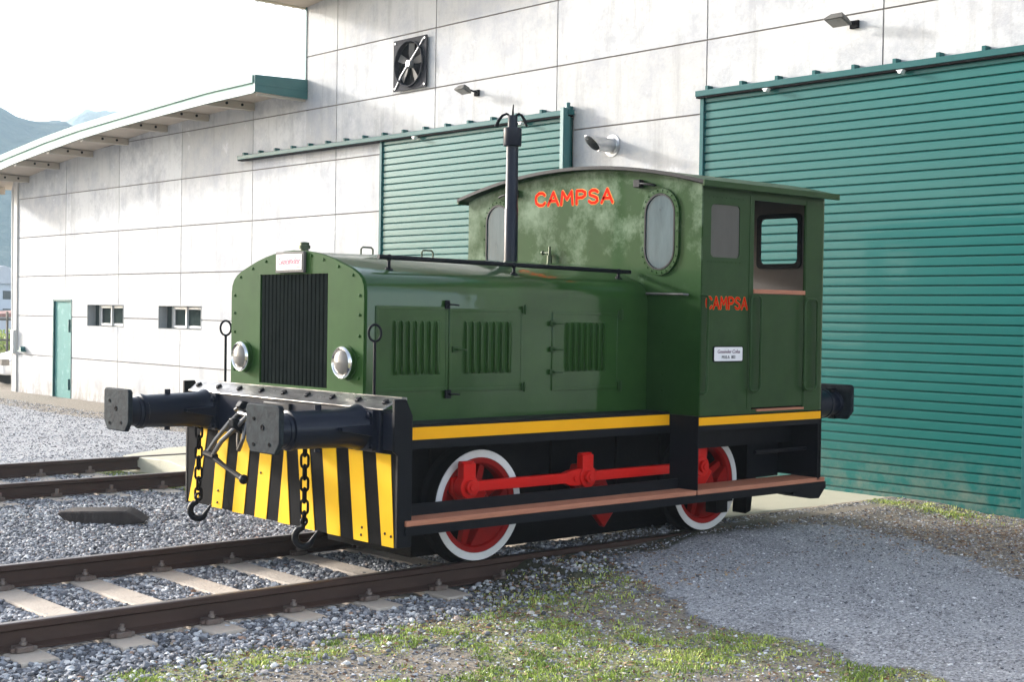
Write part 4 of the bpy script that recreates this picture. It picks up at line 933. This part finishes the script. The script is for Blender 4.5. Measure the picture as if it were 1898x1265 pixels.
# frame, deck, valances
mb = MB(); mb.box(.11, XC-.02, -1.10, 1.10, .988, 1.004); mb.box(XC-.02, XR, -1.36, 1.36, .975, .984); mb.build('deck', 'black', loco)
for s_ in (-1, 1):
    mb = MB(); mb.box(.11, 4.33, s_*.70-.012, s_*.70+.012, .34, .986); mb.box(.11, 4.33, s_*.70-.03, s_*.70+.03, .34, .37)
    for xx in (.75, 1.9, 2.6, 3.1): mb.box(xx, xx+.05, min(s_*.71, s_*.74), max(s_*.71, s_*.74), .38, .98)
    for k in range(16): rivet(mb, (.3+k*.25, s_*.712, .93), (0, s_, 0), .012)
    mb.build('side_frame', 'blackmatt', loco)
    mb = MB(); a_, b_ = sorted((s_*1.10, s_*1.088)); mb.box(.11, XC-.004, a_, b_, .84, .986); vl = mb.build('valance', 'black', loco)
    mb = MB(); a_, b_ = sorted((s_*1.1010, s_*1.105)); mb.box(.14, XC-.02, a_, b_, .902, .984); mb.build('yellow_line', 'stripe', vl)
    mb = MB(); a_, b_ = sorted((s_*CW, s_*(CW-.012))); mb.box(XC, XR, a_, b_, .87, .974); mb.box(XR-.03, XR, a_, b_, .40, .87); vl = mb.build('valance', 'black', loco)
    mb = MB(); a_, b_ = sorted((s_*(CW+.001), s_*(CW+.005))); mb.box(XC+.004, XR-.004, a_, b_, .913, .974); mb.build('yellow_line', 'stripe', vl)
    mb = MB(); a_, b_ = sorted((s_*1.10, s_*CW)); mb.box(XC-.004, XC+.008, a_, b_, .42, .984); mb.box(XR-.012, XR, a_, b_, .42, .95); mb.box(3.93, XR-.014, min(s_*.95, s_*.96), max(s_*.95, s_*.96), .40, .96); mb.box(XC+.012, XR-.014, min(s_*1.09, s_*1.10), max(s_*1.09, s_*1.10), .70, .95); mb.build('step_plate', 'black', loco)
    mb = MB(); mb.tube([(3.66, s_*1.25, .655), (4.33, s_*1.25, .655)], .016, 8); mb.build('step_bar', 'black', loco)
    # running boards
    mb = MB(); a_, b_ = sorted((s_*1.382, s_*1.20)); mb.box(.055, XC-.006, a_, b_, .384, .420); rb = mb.build('running_board', 'wood', loco, bevel=.004)
    mb = MB(); a_, b_ = sorted((s_*1.382, s_*1.10)); mb.box(XC+.010, 4.42, a_, b_, .384, .420); rb2 = mb.build('running_board', 'wood', loco, bevel=.004)
    mb = MB(); a_, b_ = sorted((s_*1.378, s_*1.36)); mb.box(.055, 4.44, a_, b_, .325, .383)
    a_, b_ = sorted((s_*1.36, s_*1.19)); mb.box(.055, 4.44, a_, b_, .372, .383)
    a_, b_ = sorted((s_*1.198, s_*1.188)); mb.box(.055, XC-.01, a_, b_, .372, .495)
    for xx in (.6, 1.9, 2.75, 4.0): mb.prism([(xx, .37), (xx+.05, .37), (xx+.05, .34), (xx, .34)], 'y', s_*.71, s_*1.355)
    mb.build('step_angle', 'black', rb)
    mb = MB(); mb.prism([(4.05, .324), (4.44, .324), (4.36, .245), (4.25, .25), (4.0, .30)], 'y', s_*1.37, s_*1.10); mb.build('bracket', 'black', loco)
    mb = MB(); mb.prism([(3.97-.03, .36), (4.03, .36), (4.0, .12), (3.93, .10)], 'y', s_*.95, s_*.80); mb.build('brake_block', 'blackmatt', loco, bevel=.01)
mb = MB(); mb.box(.25, 4.25, -.66, .66, .42, .98); mb.box(.75, 4.0, -.52, .52, .0, .42); mb.build('underframe_blocker', 'blackmatt', loco)  # lower box is added to keep sunlight off the ground underneath
mb = MB(); mb.tube([(3.45, -1.0, .34), (3.45, -1.0, .235), (3.58, -1.0, .225), (3.58, -1.0, .33)], .03, 8); mb.box(3.42, 3.56, -1.06, -.95, .16, .26); mb.box(3.60, 3.66, -1.03, -.97, .24, .33); mb.build('sand_pipe', 'blackmatt', loco)
# wheels
PIN = (-.185, .150); PHI = math.atan2(.150, -.185)
def wheel(cx, s_):
    yf = s_*.905; RZ = .398
    t = MB()
    wh = t.lathe((cx, yf-s_*.135, RZ-.003), (0, s_, 0), [(0, .335), (0, .425), (.02, .432), (.032, .42), (.040, .402), (.130, .395), (.135, .388), (.135, .335), (0, .335)], 56, False).build('wheel', 'blackmatt', loco, smooth=30)
    m_ = MB(); m_.lathe((cx, yf, .395), (0, s_, 0), [(.0012, .390), (.006, .388), (.006, .338), (.0012, .336), (.0012, .390)], 56, False); m_.build('white_rim', 'whitetyre', wh, smooth=30)
    m_ = MB(); m_.lathe((cx, yf-s_*.10, .395), (0, s_, 0), [(0, .29), (.0, .337), (.098, .337), (.094, .30), (.07, .285), (.0, .284), (0, .29)], 48, False); m_.lathe((cx, yf-s_*.12, .395), (0, s_, 0), [(0, .12), (.10, .115), (.125, .095), (.125, 0)], 28)
    for k in range(8):
        a_ = PHI+math.pi/8+k*math.pi/4; u_ = Vector((math.cos(a_), 0, math.sin(a_))); v_ = Vector((-math.sin(a_), 0, math.cos(a_))); c0 = Vector((cx, yf-s_*.06, .395))
        p = [c0+u_*.09+v_*.034, c0+u_*.09-v_*.034, c0+u_*.295-v_*.022, c0+u_*.295+v_*.022]; q = [Vector((a.x, a.y-s_*.05, a.z)) for a in p]
        m_.add(p+q, [(0, 1, 2, 3), (4, 5, 6, 7), (0, 1, 5, 4), (1, 2, 6, 5), (2, 3, 7, 6), (3, 0, 4, 7)])
    m_.build('spokes', 'darkred', wh, smooth=30)
    m_ = MB(); pa = math.degrees(PHI)+180
    m_.prism([(cx+a, .395+b) for a, b in arc(0, 0, .288, pa-62, pa+62, 16)+arc(0, 0, .17, pa+45, pa-45, 8)], 'y', yf-s_*.012, yf-s_*.10); m_.build('balance_weight', 'darkred', wh, bevel=.006)
    m_ = MB(); c0 = Vector((cx, 0, .395)); pv = Vector((cx+PIN[0], 0, .395+PIN[1])); d_ = (pv-c0).normalized(); nn = Vector((-d_.z, 0, d_.x))
    pol = [c0+nn*.11, c0-nn*.11, pv-nn*.08+d_*.02, pv+d_*.09, pv+nn*.08+d_*.02]
    m_.prism([(p.x, p.z) for p in pol], 'y', yf+s_*.015, yf-s_*.03); m_.cyl((pv.x, yf+s_*.01, pv.z), (pv.x, yf+s_*.06, pv.z), .055, n=20)
    m_.build('crank', 'red', wh, bevel=.008)
    return wh
for s_ in (-1, 1):
    for cx in (1.048, 3.462): wheel(cx, s_)
mb = MB()
for cx in (1.048, 3.462): mb.cyl((cx, -.78, .395), (cx, .78, .395), .07, n=20)
mb.build('axle', 'blackmatt', loco)
# coupling rods, jackshaft crank
for s_ in (-1, 1):
    y0, y1 = s_*.968, s_*1.022; zr_ = .545
    mb = MB(); P1, P2, P3 = 1.048+PIN[0], 2.002, 3.462+PIN[0]
    mb.prism([(P1, zr_-.036), (1.78, zr_-.038), (1.83, zr_-.06), (1.94, zr_-.062), (1.94, zr_+.062), (1.83, zr_+.052), (1.78, zr_+.036), (P1, zr_+.036)], 'y', y0, y1)
    mb.prism([(P2, zr_-.036), (P3, zr_-.036), (P3, zr_+.036), (P2, zr_+.036)], 'y', y0, y1)
    rod = mb.build('coupling_rod', 'red', loco, bevel=.005)
    for px_ in (P1, P2, P3):
        mb = MB(); ya, yb = s_*.955, s_*1.035
        mb.cyl((px_, ya, zr_), (px_, yb, zr_), .082, n=28); mb.prism([(px_-.055, zr_), (px_+.055, zr_), (px_+.055, zr_+.165), (px_-.055, zr_+.165)], 'y', s_*.962, s_*1.030); mb.prism([(px_-.065, zr_+.165), (px_+.05, zr_+.165), (px_+.045, zr_+.178), (px_-.06, zr_+.178)], 'y', s_*.975, s_*1.02)
        be = mb.build('rod_bearing', 'red', rod, bevel=.006)
        mb = MB(); mb.cyl((px_, s_*1.036, zr_), (px_, s_*1.062, zr_), .050, .046, n=24); mb.cyl((px_, s_*1.062, zr_), (px_, s_*1.072, zr_), .028, n=6); mb.build('crank_pin', 'red', be, bevel=.003)
    mb = MB(); mb.cyl((1.885, s_*1.0225, zr_-.005), (1.885, s_*1.032, zr_-.005), .024, n=16); mb.build('knuckle_pin', 'red', rod)
    mb = MB(); jx, jz = 2.187, .395
    mb.prism([(jx-.23, jz+.235), (jx-.10, jz+.24), (jx+.07, jz+.14), (jx+.14, jz+.02), (jx+.185, jz-.15), (jx+.085, jz-.262), (jx-.02, jz-.15), (jx-.13, jz-.06), (jx-.27, jz+.10)], 'y', s_*.885, s_*.94)
    mb.cyl((jx, s_*.72, jz), (jx, s_*.96, jz), .075, n=20); mb.build('jackshaft_crank', 'darkred', loco, bevel=.008)
# front skirt with slanting stripes
mb = MB(); mb.prism([(-1.335, .245), (1.335, .262), (1.335, .86), (-1.335, .86)], 'x', 0, .012); ap = mb.build('front_skirt', 'blackmatt', loco, bevel=.002)
ST = [[(-1.126, .838), (-1.283, .838), (-1.352, .250), (-1.201, .250)], [(-.819, .838), (-.976, .838), (-1.054, .250), (-.891, .250)], [(-.511, .838), (-.674, .838), (-.739, .250), (-.585, .250)], [(-.208, .838), (-.353, .838), (-.434, .250), (-.281, .250)],
      [(-.045, .82), (-.062, .82), (-.123, .252), (.030, .252)], [(.262, .838), (.105, .838), (.186, .254), (.344, .254)], [(.560, .838), (.405, .838), (.494, .256), (.653, .256)], [(.868, .838), (.712, .838), (.806, .258), (.958, .258)], [(1.120, .838), (1.03, .838), (1.17, .262), (1.31, .264)]]
for q in ST:
    q = [(max(-1.328, min(1.328, a)), b) for a, b in q]
    mb = MB(); mb.prism(q, 'x', -.0045, -.0005)
    mb.build('hazard_stripe', 'yellow', ap)
mb = MB()
for (a, b) in ((-.985, .34), (-.975, .245+.045), (.26, .58), (-1.235, .33), (.86, .39), (.87, .30), (-1.30, .32)): rivet(mb, (-.005, a, b), (-1, 0, 0), .010)
mb.build('bolts', 'railrust', ap)
for s_ in (-1, 1):
    mb = MB(); mb.prism([(-.004, .25), (.11, .25), (.11, 1.085), (.058, 1.192), (-.034, 1.192), (-.034, .86), (-.004, .84)], 'y', s_*1.336, s_*1.362); mb.build('end_plate', 'black', loco, bevel=.004)
    mb = MB(); mb.box(.015, .11, min(s_*1.11, s_*1.33), max(s_*1.11, s_*1.33), .84, 1.06); mb.build('gusset', 'black', loco)
mb = MB(); mb.box(-.03, .10, -1.20, 1.20, .842, 1.116); mb.box(-.004, .10, -1.334, 1.334, .862, 1.10); mb.build('buffer_beam', 'navy', loco, bevel=.005)
mb = MB(); v = [(-.045, -1.25, 1.118), (-.045, 1.25, 1.118), (.075, 1.30, 1.188), (.075, -1.30, 1.188)]
mb.add(v+[(a, b, c+.008) for a, b, c in v], [(0, 1, 2, 3), (4, 7, 6, 5), (0, 4, 5, 1), (1, 5, 6, 2), (2, 6, 7, 3), (3, 7, 4, 0)]); tp = mb.build('top_plate', 'topplate', loco, bevel=.002)
mb = MB(); mb.box(.076, .12, -1.285, 1.285, 1.180, 1.198); mb.build('top_angle', 'topplate', tp)
for k in range(9):
    y_ = -1.20+k*.30; mb = MB(); mb.lathe((.018, y_, 1.160), (-.5, 0, .85), [(0, .024), (.016, .024), (.020, .018), (.020, 0)], 6); mb.build('bolt', 'black', tp)
# headlights
for s_ in (-1, 1):
    mb = MB(); c = (.085, s_*.655, 1.400)
    mb.lathe(c, (-1, 0, 0), [(0, .095), (.008, .106), (.030, .112), (.045, .108), (.054, .098), (.050, .088), (.040, .086)], 40, False); hl = mb.build('headlight', 'chrome', loco, smooth=60)
    mb = MB(); mb.lathe((c[0]-.038, c[1], c[2]), (-1, 0, 0), [(0, .088), (.010, .085), (.024, .060), (.031, .03), (.033, 0)], 32); mb.build('lens', 'lens', hl, smooth=60)
    mb = MB(); mb.lathe(c, (-1, 0, 0), [(0, .118), (.006, .118), (.007, .09)], 24); mb.build('lamp_base', 'green_front', hl)
    # marker rods with rings
    mb = MB(); y_ = s_*.955; mb.cyl((.10, y_, 1.19), (.10, y_, 1.545), .010, n=10)
    h2 = Vector((.66, -.75, 0)); c_ = Vector((.10, y_, 1.603)); mb.tube([c_+h2*.042*math.cos(t)+Vector((0, 0, .055*math.sin(t))) for t in np.linspace(0, 2*math.pi, 25)[:-1]], .0085, 8, True); mb.build('marker_rod', 'black', loco)
# buffers
def buffer(x0, s_, d_):
    y_, z_ = s_*.99, 1.0
    mb = MB(); a_, b_ = sorted((x0, x0+d_*.03)); mb.prism(rrect(y_-.175, y_+.175, z_-.15, z_+.115, .015, 3), 'x', a_, b_)
    for e in (-1, 1):
        for f in (-1, 1): mb.lathe((x0+d_*.03, y_+e*.145, z_-.018+f*.10), (d_, 0, 0), [(0, .02), (.018, .02), (.02, 0)], 6)
    mb.lathe((x0+d_*.028, y_, z_-.005), (d_, 0, 0), [(0, .150), (.03, .138), (.10, .128), (.50, .118), (.505, .126), (.535, .126), (.54, .112), (.56, .110), (.565, .104), (.645, .102), (.66, .112), (.672, .112)], 36)
    for e in (-1, 1): mb.prism([(x0+d_*.03, z_+.02), (x0+d_*.26, z_+.01), (x0+d_*.26, z_-.01), (x0+d_*.03, z_-.05)], 'y', y_+e*.172, y_+e*.118)
    mb.cyl((x0+d_*.33, y_, z_+.10), (x0+d_*.33, y_, z_+.150), .022, n=8); mb.cyl((x0+d_*.33, y_, z_-.15), (x0+d_*.33, y_, z_-.11), .022, n=8)
    bu = mb.build('buffer', 'navy', loco, smooth=35)
    mb = MB(); xa, xb = sorted((x0+d_*.700, x0+d_*.735)); hw = .195; zc_ = 1.012
    poly = [(y_-hw, zc_-.08), (y_-hw+.055, zc_-.150), (y_+hw-.055, zc_-.150), (y_+hw, zc_-.08), (y_+hw, zc_+.135), (y_+hw-.02, zc_+.153), (y_-hw+.02, zc_+.153), (y_-hw, zc_+.135)]
    mb.prism(poly, 'x', xa, xb); he = mb.build('buffer_head', 'bufferface', bu, bevel=.008)
    mb = MB(); xo = x0+d_*.7352
    for (a_, b_, rr) in ((0, .01, .018), (.10, .06, .012), (-.08, -.09, .012), (.10, -.10, .012)): mb.lathe((xo, y_+a_, zc_+b_), (d_, 0, 0), [(-.01, rr), (.004, rr), (.004, rr*.6), (.0, 0)], 12)
    mb.build('head_bolt', 'blackmatt', he)
for s_ in (-1, 1): buffer(-.03, s_, -1)
for s_ in (-1, 1): buffer(4.36, s_, 1)
mb = MB(); mb.box(4.352, 4.37, -1.375, 1.375, .42, 1.16); mb.build('rear_beam', 'black', loco)
mb = MB(); mb.prism([(4.99, 1.13), (5.10, 1.13), (5.10, .86), (5.03, .86)], 'y', -1.02, -.96); mb.build('buffer_rib', 'black', loco)
# draw hook and screw coupling
mb = MB(); mb.box(-.05, -.031, -.17, .17, .88, 1.10); mb.prism([(-.04, .95), (-.04, 1.04), (-.20, 1.05), (-.25, 1.10), (-.33, 1.12), (-.36, 1.08), (-.33, 1.06), (-.29, 1.045), (-.29, 1.0), (-.34, .975), (-.37, 1.0), (-.41, 1.0), (-.40, .94), (-.33, .89), (-.22, .90)], 'y', -.03, .03)
dh = mb.build('draw_hook', 'black', loco, bevel=.008)
mb = MB(); mb.tube([(-.30, .06, 1.03), (-.36, .10, .96), (-.42, .18, .84), (-.45, .235, .75)], .016, 8); mb.tube([(-.32, -.06, 1.01), (-.37, -.01, .94), (-.43, .08, .84), (-.46, .150, .735)], .016, 8); mb.tube([(-.30, .07, 1.03), (-.30, -.07, 1.02)], .018, 8)
sc_ = mb.build('shackle', 'steel', dh)
mb = MB(); mb.tube([(-.45, .26, .745), (-.45, .13, .73)], .026, 10); mb.tube([(-.45, .20, .74), (-.45, -.0, .675), (-.45, -.23, .615)], [.022, .016, .020], 10); mb.ball((-.45, -.25, .61), .034, 10); mb.build('coupling_screw', 'black', dh)
mb = MB(); mb.tube([(-.30, -.03, 1.0), (-.34, -.05, .86), (-.33, .02, .78), (-.30, .08, .84), (-.30, .06, .98)], .015, 8); mb.tube([(-.36, -.16, 1.09), (-.30, -.05, 1.06), (-.33, .03, 1.07), (-.30, .12, 1.05)], .013, 8); mb.build('safety_link', 'steel', dh)
# safety chains
def chain(x_, y_, zt_, zb_, name_seed):
    ch = None; n = int(round((zt_-zb_)/.078)); P_ = (zt_-zb_)/n
    rod_ = MB(); rod_.tube([(x_+.09, y_, zt_+.03), (x_, y_, zt_+.05), (x_-.03, y_, zt_+.015), (x_-.01, y_, zt_-.01), (x_+.03, y_, zt_)], .014, 8)
    ch = rod_.build('safety_chain', 'black', loco)
    for k in range(n):
        zc_ = zt_-(k+.5)*P_; dr = Vector((.66, -.75, 0)) if k % 2 == 0 else Vector((.75, .66, 0)); hw, hh = .025, P_*.5+.009
        mb = MB(); pts = [Vector((x_, y_, zc_+(hh-hw)))+dr*hw*math.cos(t)+Vector((0, 0, hw*math.sin(t))) for t in np.linspace(0, math.pi, 7)]+[Vector((x_, y_, zc_-(hh-hw)))+dr*hw*math.cos(t)+Vector((0, 0, hw*math.sin(t))) for t in np.linspace(math.pi, 2*math.pi, 7)]
        mb.tube(pts, .0095, 8, True); mb.build('link', 'blackmatt', ch)
    mb = MB(); d_ = Vector((.66, -.75, 0)); c_ = Vector((x_, y_, zb_-.085)); pts = [Vector((x_, y_, zb_+.01)), Vector((x_, y_, zb_-.012))]
    pts = [c_+Vector((0, 0, .085))+d_*-.005]+[c_+d_*.062*math.cos(t)+Vector((0, 0, .062*math.sin(t))) for t in np.linspace(R(100), R(350), 12)]+[c_+d_*.10+Vector((0, 0, .045))]
    mb.tube(pts, [.016, .020]+[.024]*9+[.020, .014, .008], 10); mb.tube([Vector((x_, y_, zb_+.02))+Vector((.022*math.cos(t), -.0, .022*math.sin(t))) for t in np.linspace(0, 2*math.pi, 13)[:-1]], .010, 8, True); mb.build('hook', 'black', ch, smooth=60)
chain(-.11, -.465, .93, .305, 1); chain(-.10, .985, 1.02, .32, 2)

# ------------------------------------------------------------------ far off, beyond the left end of the shed
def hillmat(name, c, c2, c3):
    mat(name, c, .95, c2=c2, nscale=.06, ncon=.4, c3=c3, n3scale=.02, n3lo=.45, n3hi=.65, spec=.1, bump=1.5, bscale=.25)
hillmat('hillnear', (.10, .17, .19), (.17, .25, .26), (.21, .28, .26)); hillmat('hillfar', (.14, .23, .25), (.20, .30, .31), (.22, .30, .28))  # blue haze of distance is mixed into both hill colours
def hill(r0, r1, r2, prof, m, seed, a0=20, a1=100, n=220):
    """ridge round the camera's corner of the valley: azimuth (deg from +x) -> crest height"""
    az = np.linspace(a0, a1, n); rr = np.concatenate([np.linspace(r0, r1, 26), np.linspace(r1, r2, 8)[1:]])
    A, RR = np.meshgrid(np.radians(az), rr, indexing='ij'); x = -5+RR*np.cos(A); y = -8+RR*np.sin(A)
    H = np.interp(np.degrees(A), [p[0] for p in prof], [p[1] for p in prof])
    t = np.where(RR < r1, ss(r0, r1, RR)**.9, 1-.5*ss(r1, r2, RR)); z = H*t
    z = z+t*(fbm(x*.02+seed, y*.02+seed)-.5)*H*.10+t*(fbm(x*.16+seed, y*.16)-.5)*5.0*(H/50)-.4
    nx_, ny_ = x.shape; I_ = np.arange(nx_*ny_).reshape(nx_, ny_); f = np.stack([I_[:-1, :-1], I_[1:, :-1], I_[1:, 1:], I_[:-1, 1:]], -1).reshape(-1, 4)
    return tag(npmesh('hill', np.stack([x, y, z], -1).reshape(-1, 3), f, MATS[m], True), kind='structure')
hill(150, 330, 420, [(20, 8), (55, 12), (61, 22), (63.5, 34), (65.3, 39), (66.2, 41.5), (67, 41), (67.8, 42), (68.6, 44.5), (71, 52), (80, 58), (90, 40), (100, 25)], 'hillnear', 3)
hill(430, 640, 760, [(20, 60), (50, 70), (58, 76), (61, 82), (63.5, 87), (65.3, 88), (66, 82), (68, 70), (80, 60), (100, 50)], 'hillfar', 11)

# house across the road
hs = thing('house', 'white house with small windows seen past the left end of the shed', 'house', (58, 150, -.16))
mb = MB(); mb.box(52, 62, 148, 158, -.16, 4.3); hw_ = mb.build('wall', 'housewall', hs)
mb = MB(); mb.prism([(51.4, 4.3), (62.6, 4.3), (62.6, 4.55), (57, 6.3), (51.4, 4.55)], 'y', 147.5, 158.5); mb.build('roof', 'houseroof', hs)
for wx_ in (53.4, 55.6, 57.5, 59.4):
    for wz_ in (1.0, 3.0):
        mb = MB(); mb.box(wx_-.45, wx_+.45, 147.96, 148.05, wz_-.45, wz_+.5); mb.build('window', 'darkglass', hs)
an = thing('outbuilding', 'low outbuilding with red tiled roof in front of the white house', 'building', (36, 92, -.16))
mb = MB(); mb.box(33, 42, 91, 96, -.16, 1.0); mb.build('wall', 'housewall', an)
mb = MB(); mb.prism([(32.7, 1.0), (42.3, 1.0), (42.3, 1.12), (37.5, 1.5), (32.7, 1.12)], 'y', 90.7, 96.3); mb.build('roof', 'housetile', an)
# fence of slim posts with rails
fe = thing('yard_fence', 'dark post and rail fence at the yard edge behind the white car', 'fence', (14, 44, -.16))
for k in range(9):
    mb = MB(); xx = 11.4+k*.72; mb.box(xx, xx+.07, 44, 44.07, -.16, 1.55+.03*(k % 3)); mb.build('post', 'fencewood', fe)
mb = MB(); mb.box(11.3, 17.4, 44.08, 44.11, .45, .52); mb.build('rail', 'fencewood', fe)
mb = MB(); mb.box(11.3, 17.4, 44.08, 44.11, 1.22, 1.29); mb.build('rail', 'fencewood', fe)
# hedge behind the fence
n = 9000; p = rng.normal(0, 1, (n, 3)); p /= np.linalg.norm(p, axis=1)[:, None]; p *= rng.random(n)[:, None]**.4
hx_ = rng.integers(0, 7, n); c = np.stack([11.5+hx_*1.0, np.full(n, 46.5), .30+.25*np.sin(hx_*2.1)], -1); p = c+p*np.array([.9, .8, .75]); s = rng.uniform(.03, .08, n)
q = np.array([(-1, 0, 0), (0, -.6, 0), (1, 0, 0), (0, .6, 0)], float); v = np.einsum('nij,kj->nki', rotm(n), q)*s[:, None, None]+p[:, None]
hd = npmesh('hedge', v.reshape(-1, 3), (np.arange(n)*4)[:, None]+np.arange(4)[None], MATS['grassblade']); attr(hd, 'tone', np.repeat(rng.random(n)*.6+.2, 4)); tag(hd, label='yellow green hedge growing behind the dark fence', cat='hedge', kind='stuff')
# parked car, mostly hidden by the shed
cr = thing('parked_car', 'white hatchback parked beyond the left end of the shed', 'car', (9.75, 25.2, -.16))
cx_, cy_ = 9.75, 25.2
side = [(2.0, .28), (-2.0, .28), (-2.04, .50), (-1.95, .62), (-1.25, .80), (-.95, .86), (-.35, 1.30), (1.2, 1.40), (1.85, 1.0), (2.0, .9)]
mb = MB(); mb.prism([(cx_+a*.98, b-.16) for a, b in side], 'y', cy_-.82, cy_+.82); mb.build('body', 'carwhite', cr, bevel=.06, seg=3)
mb = MB(); mb.prism([(cx_+a, b-.16) for a, b in [(1.55, .95), (-.85, .90), (-.33, 1.24), (1.15, 1.33)]], 'y', cy_-.835, cy_+.835); mb.build('side_glass', 'darkglass', cr)
mb = MB(); mb.box(cx_-2.03, cx_-1.85, cy_-.83, cy_-.55, .36, .50); mb.build('headlight', 'lens', cr)
for wx_ in (-1.25, 1.25):
    for s_ in (-1, 1):
        mb = MB(); mb.cyl((cx_+wx_, cy_+s_*.66, .15), (cx_+wx_, cy_+s_*.86, .15), .31, n=24); wh = mb.build('wheel', 'tyre', cr)
        mb = MB(); mb.cyl((cx_+wx_, cy_+s_*.862, .15), (cx_+wx_, cy_+s_*.872, .15), .19, n=20); mb.build('rim', 'galv', wh)
# the air between here and the hills
mb = MB(); mb.box(-60, 640, -60, 900, -1.3, 150)
hm = bpy.data.materials.new('haze'); hm.use_nodes = True; N_ = hm.node_tree.nodes; N_.remove(N_['Principled BSDF'])
pv_ = N_.new('ShaderNodeVolumePrincipled'); pv_.inputs['Color'].default_value = (.72, .87, .98, 1); pv_.inputs['Density'].default_value = .0006; pv_.inputs['Anisotropy'].default_value = .3
hm.node_tree.links.new(pv_.outputs[0], N_['Material Output'].inputs['Volume'])
hz = mb.build('haze', hm); tag(hz, kind='stuff')
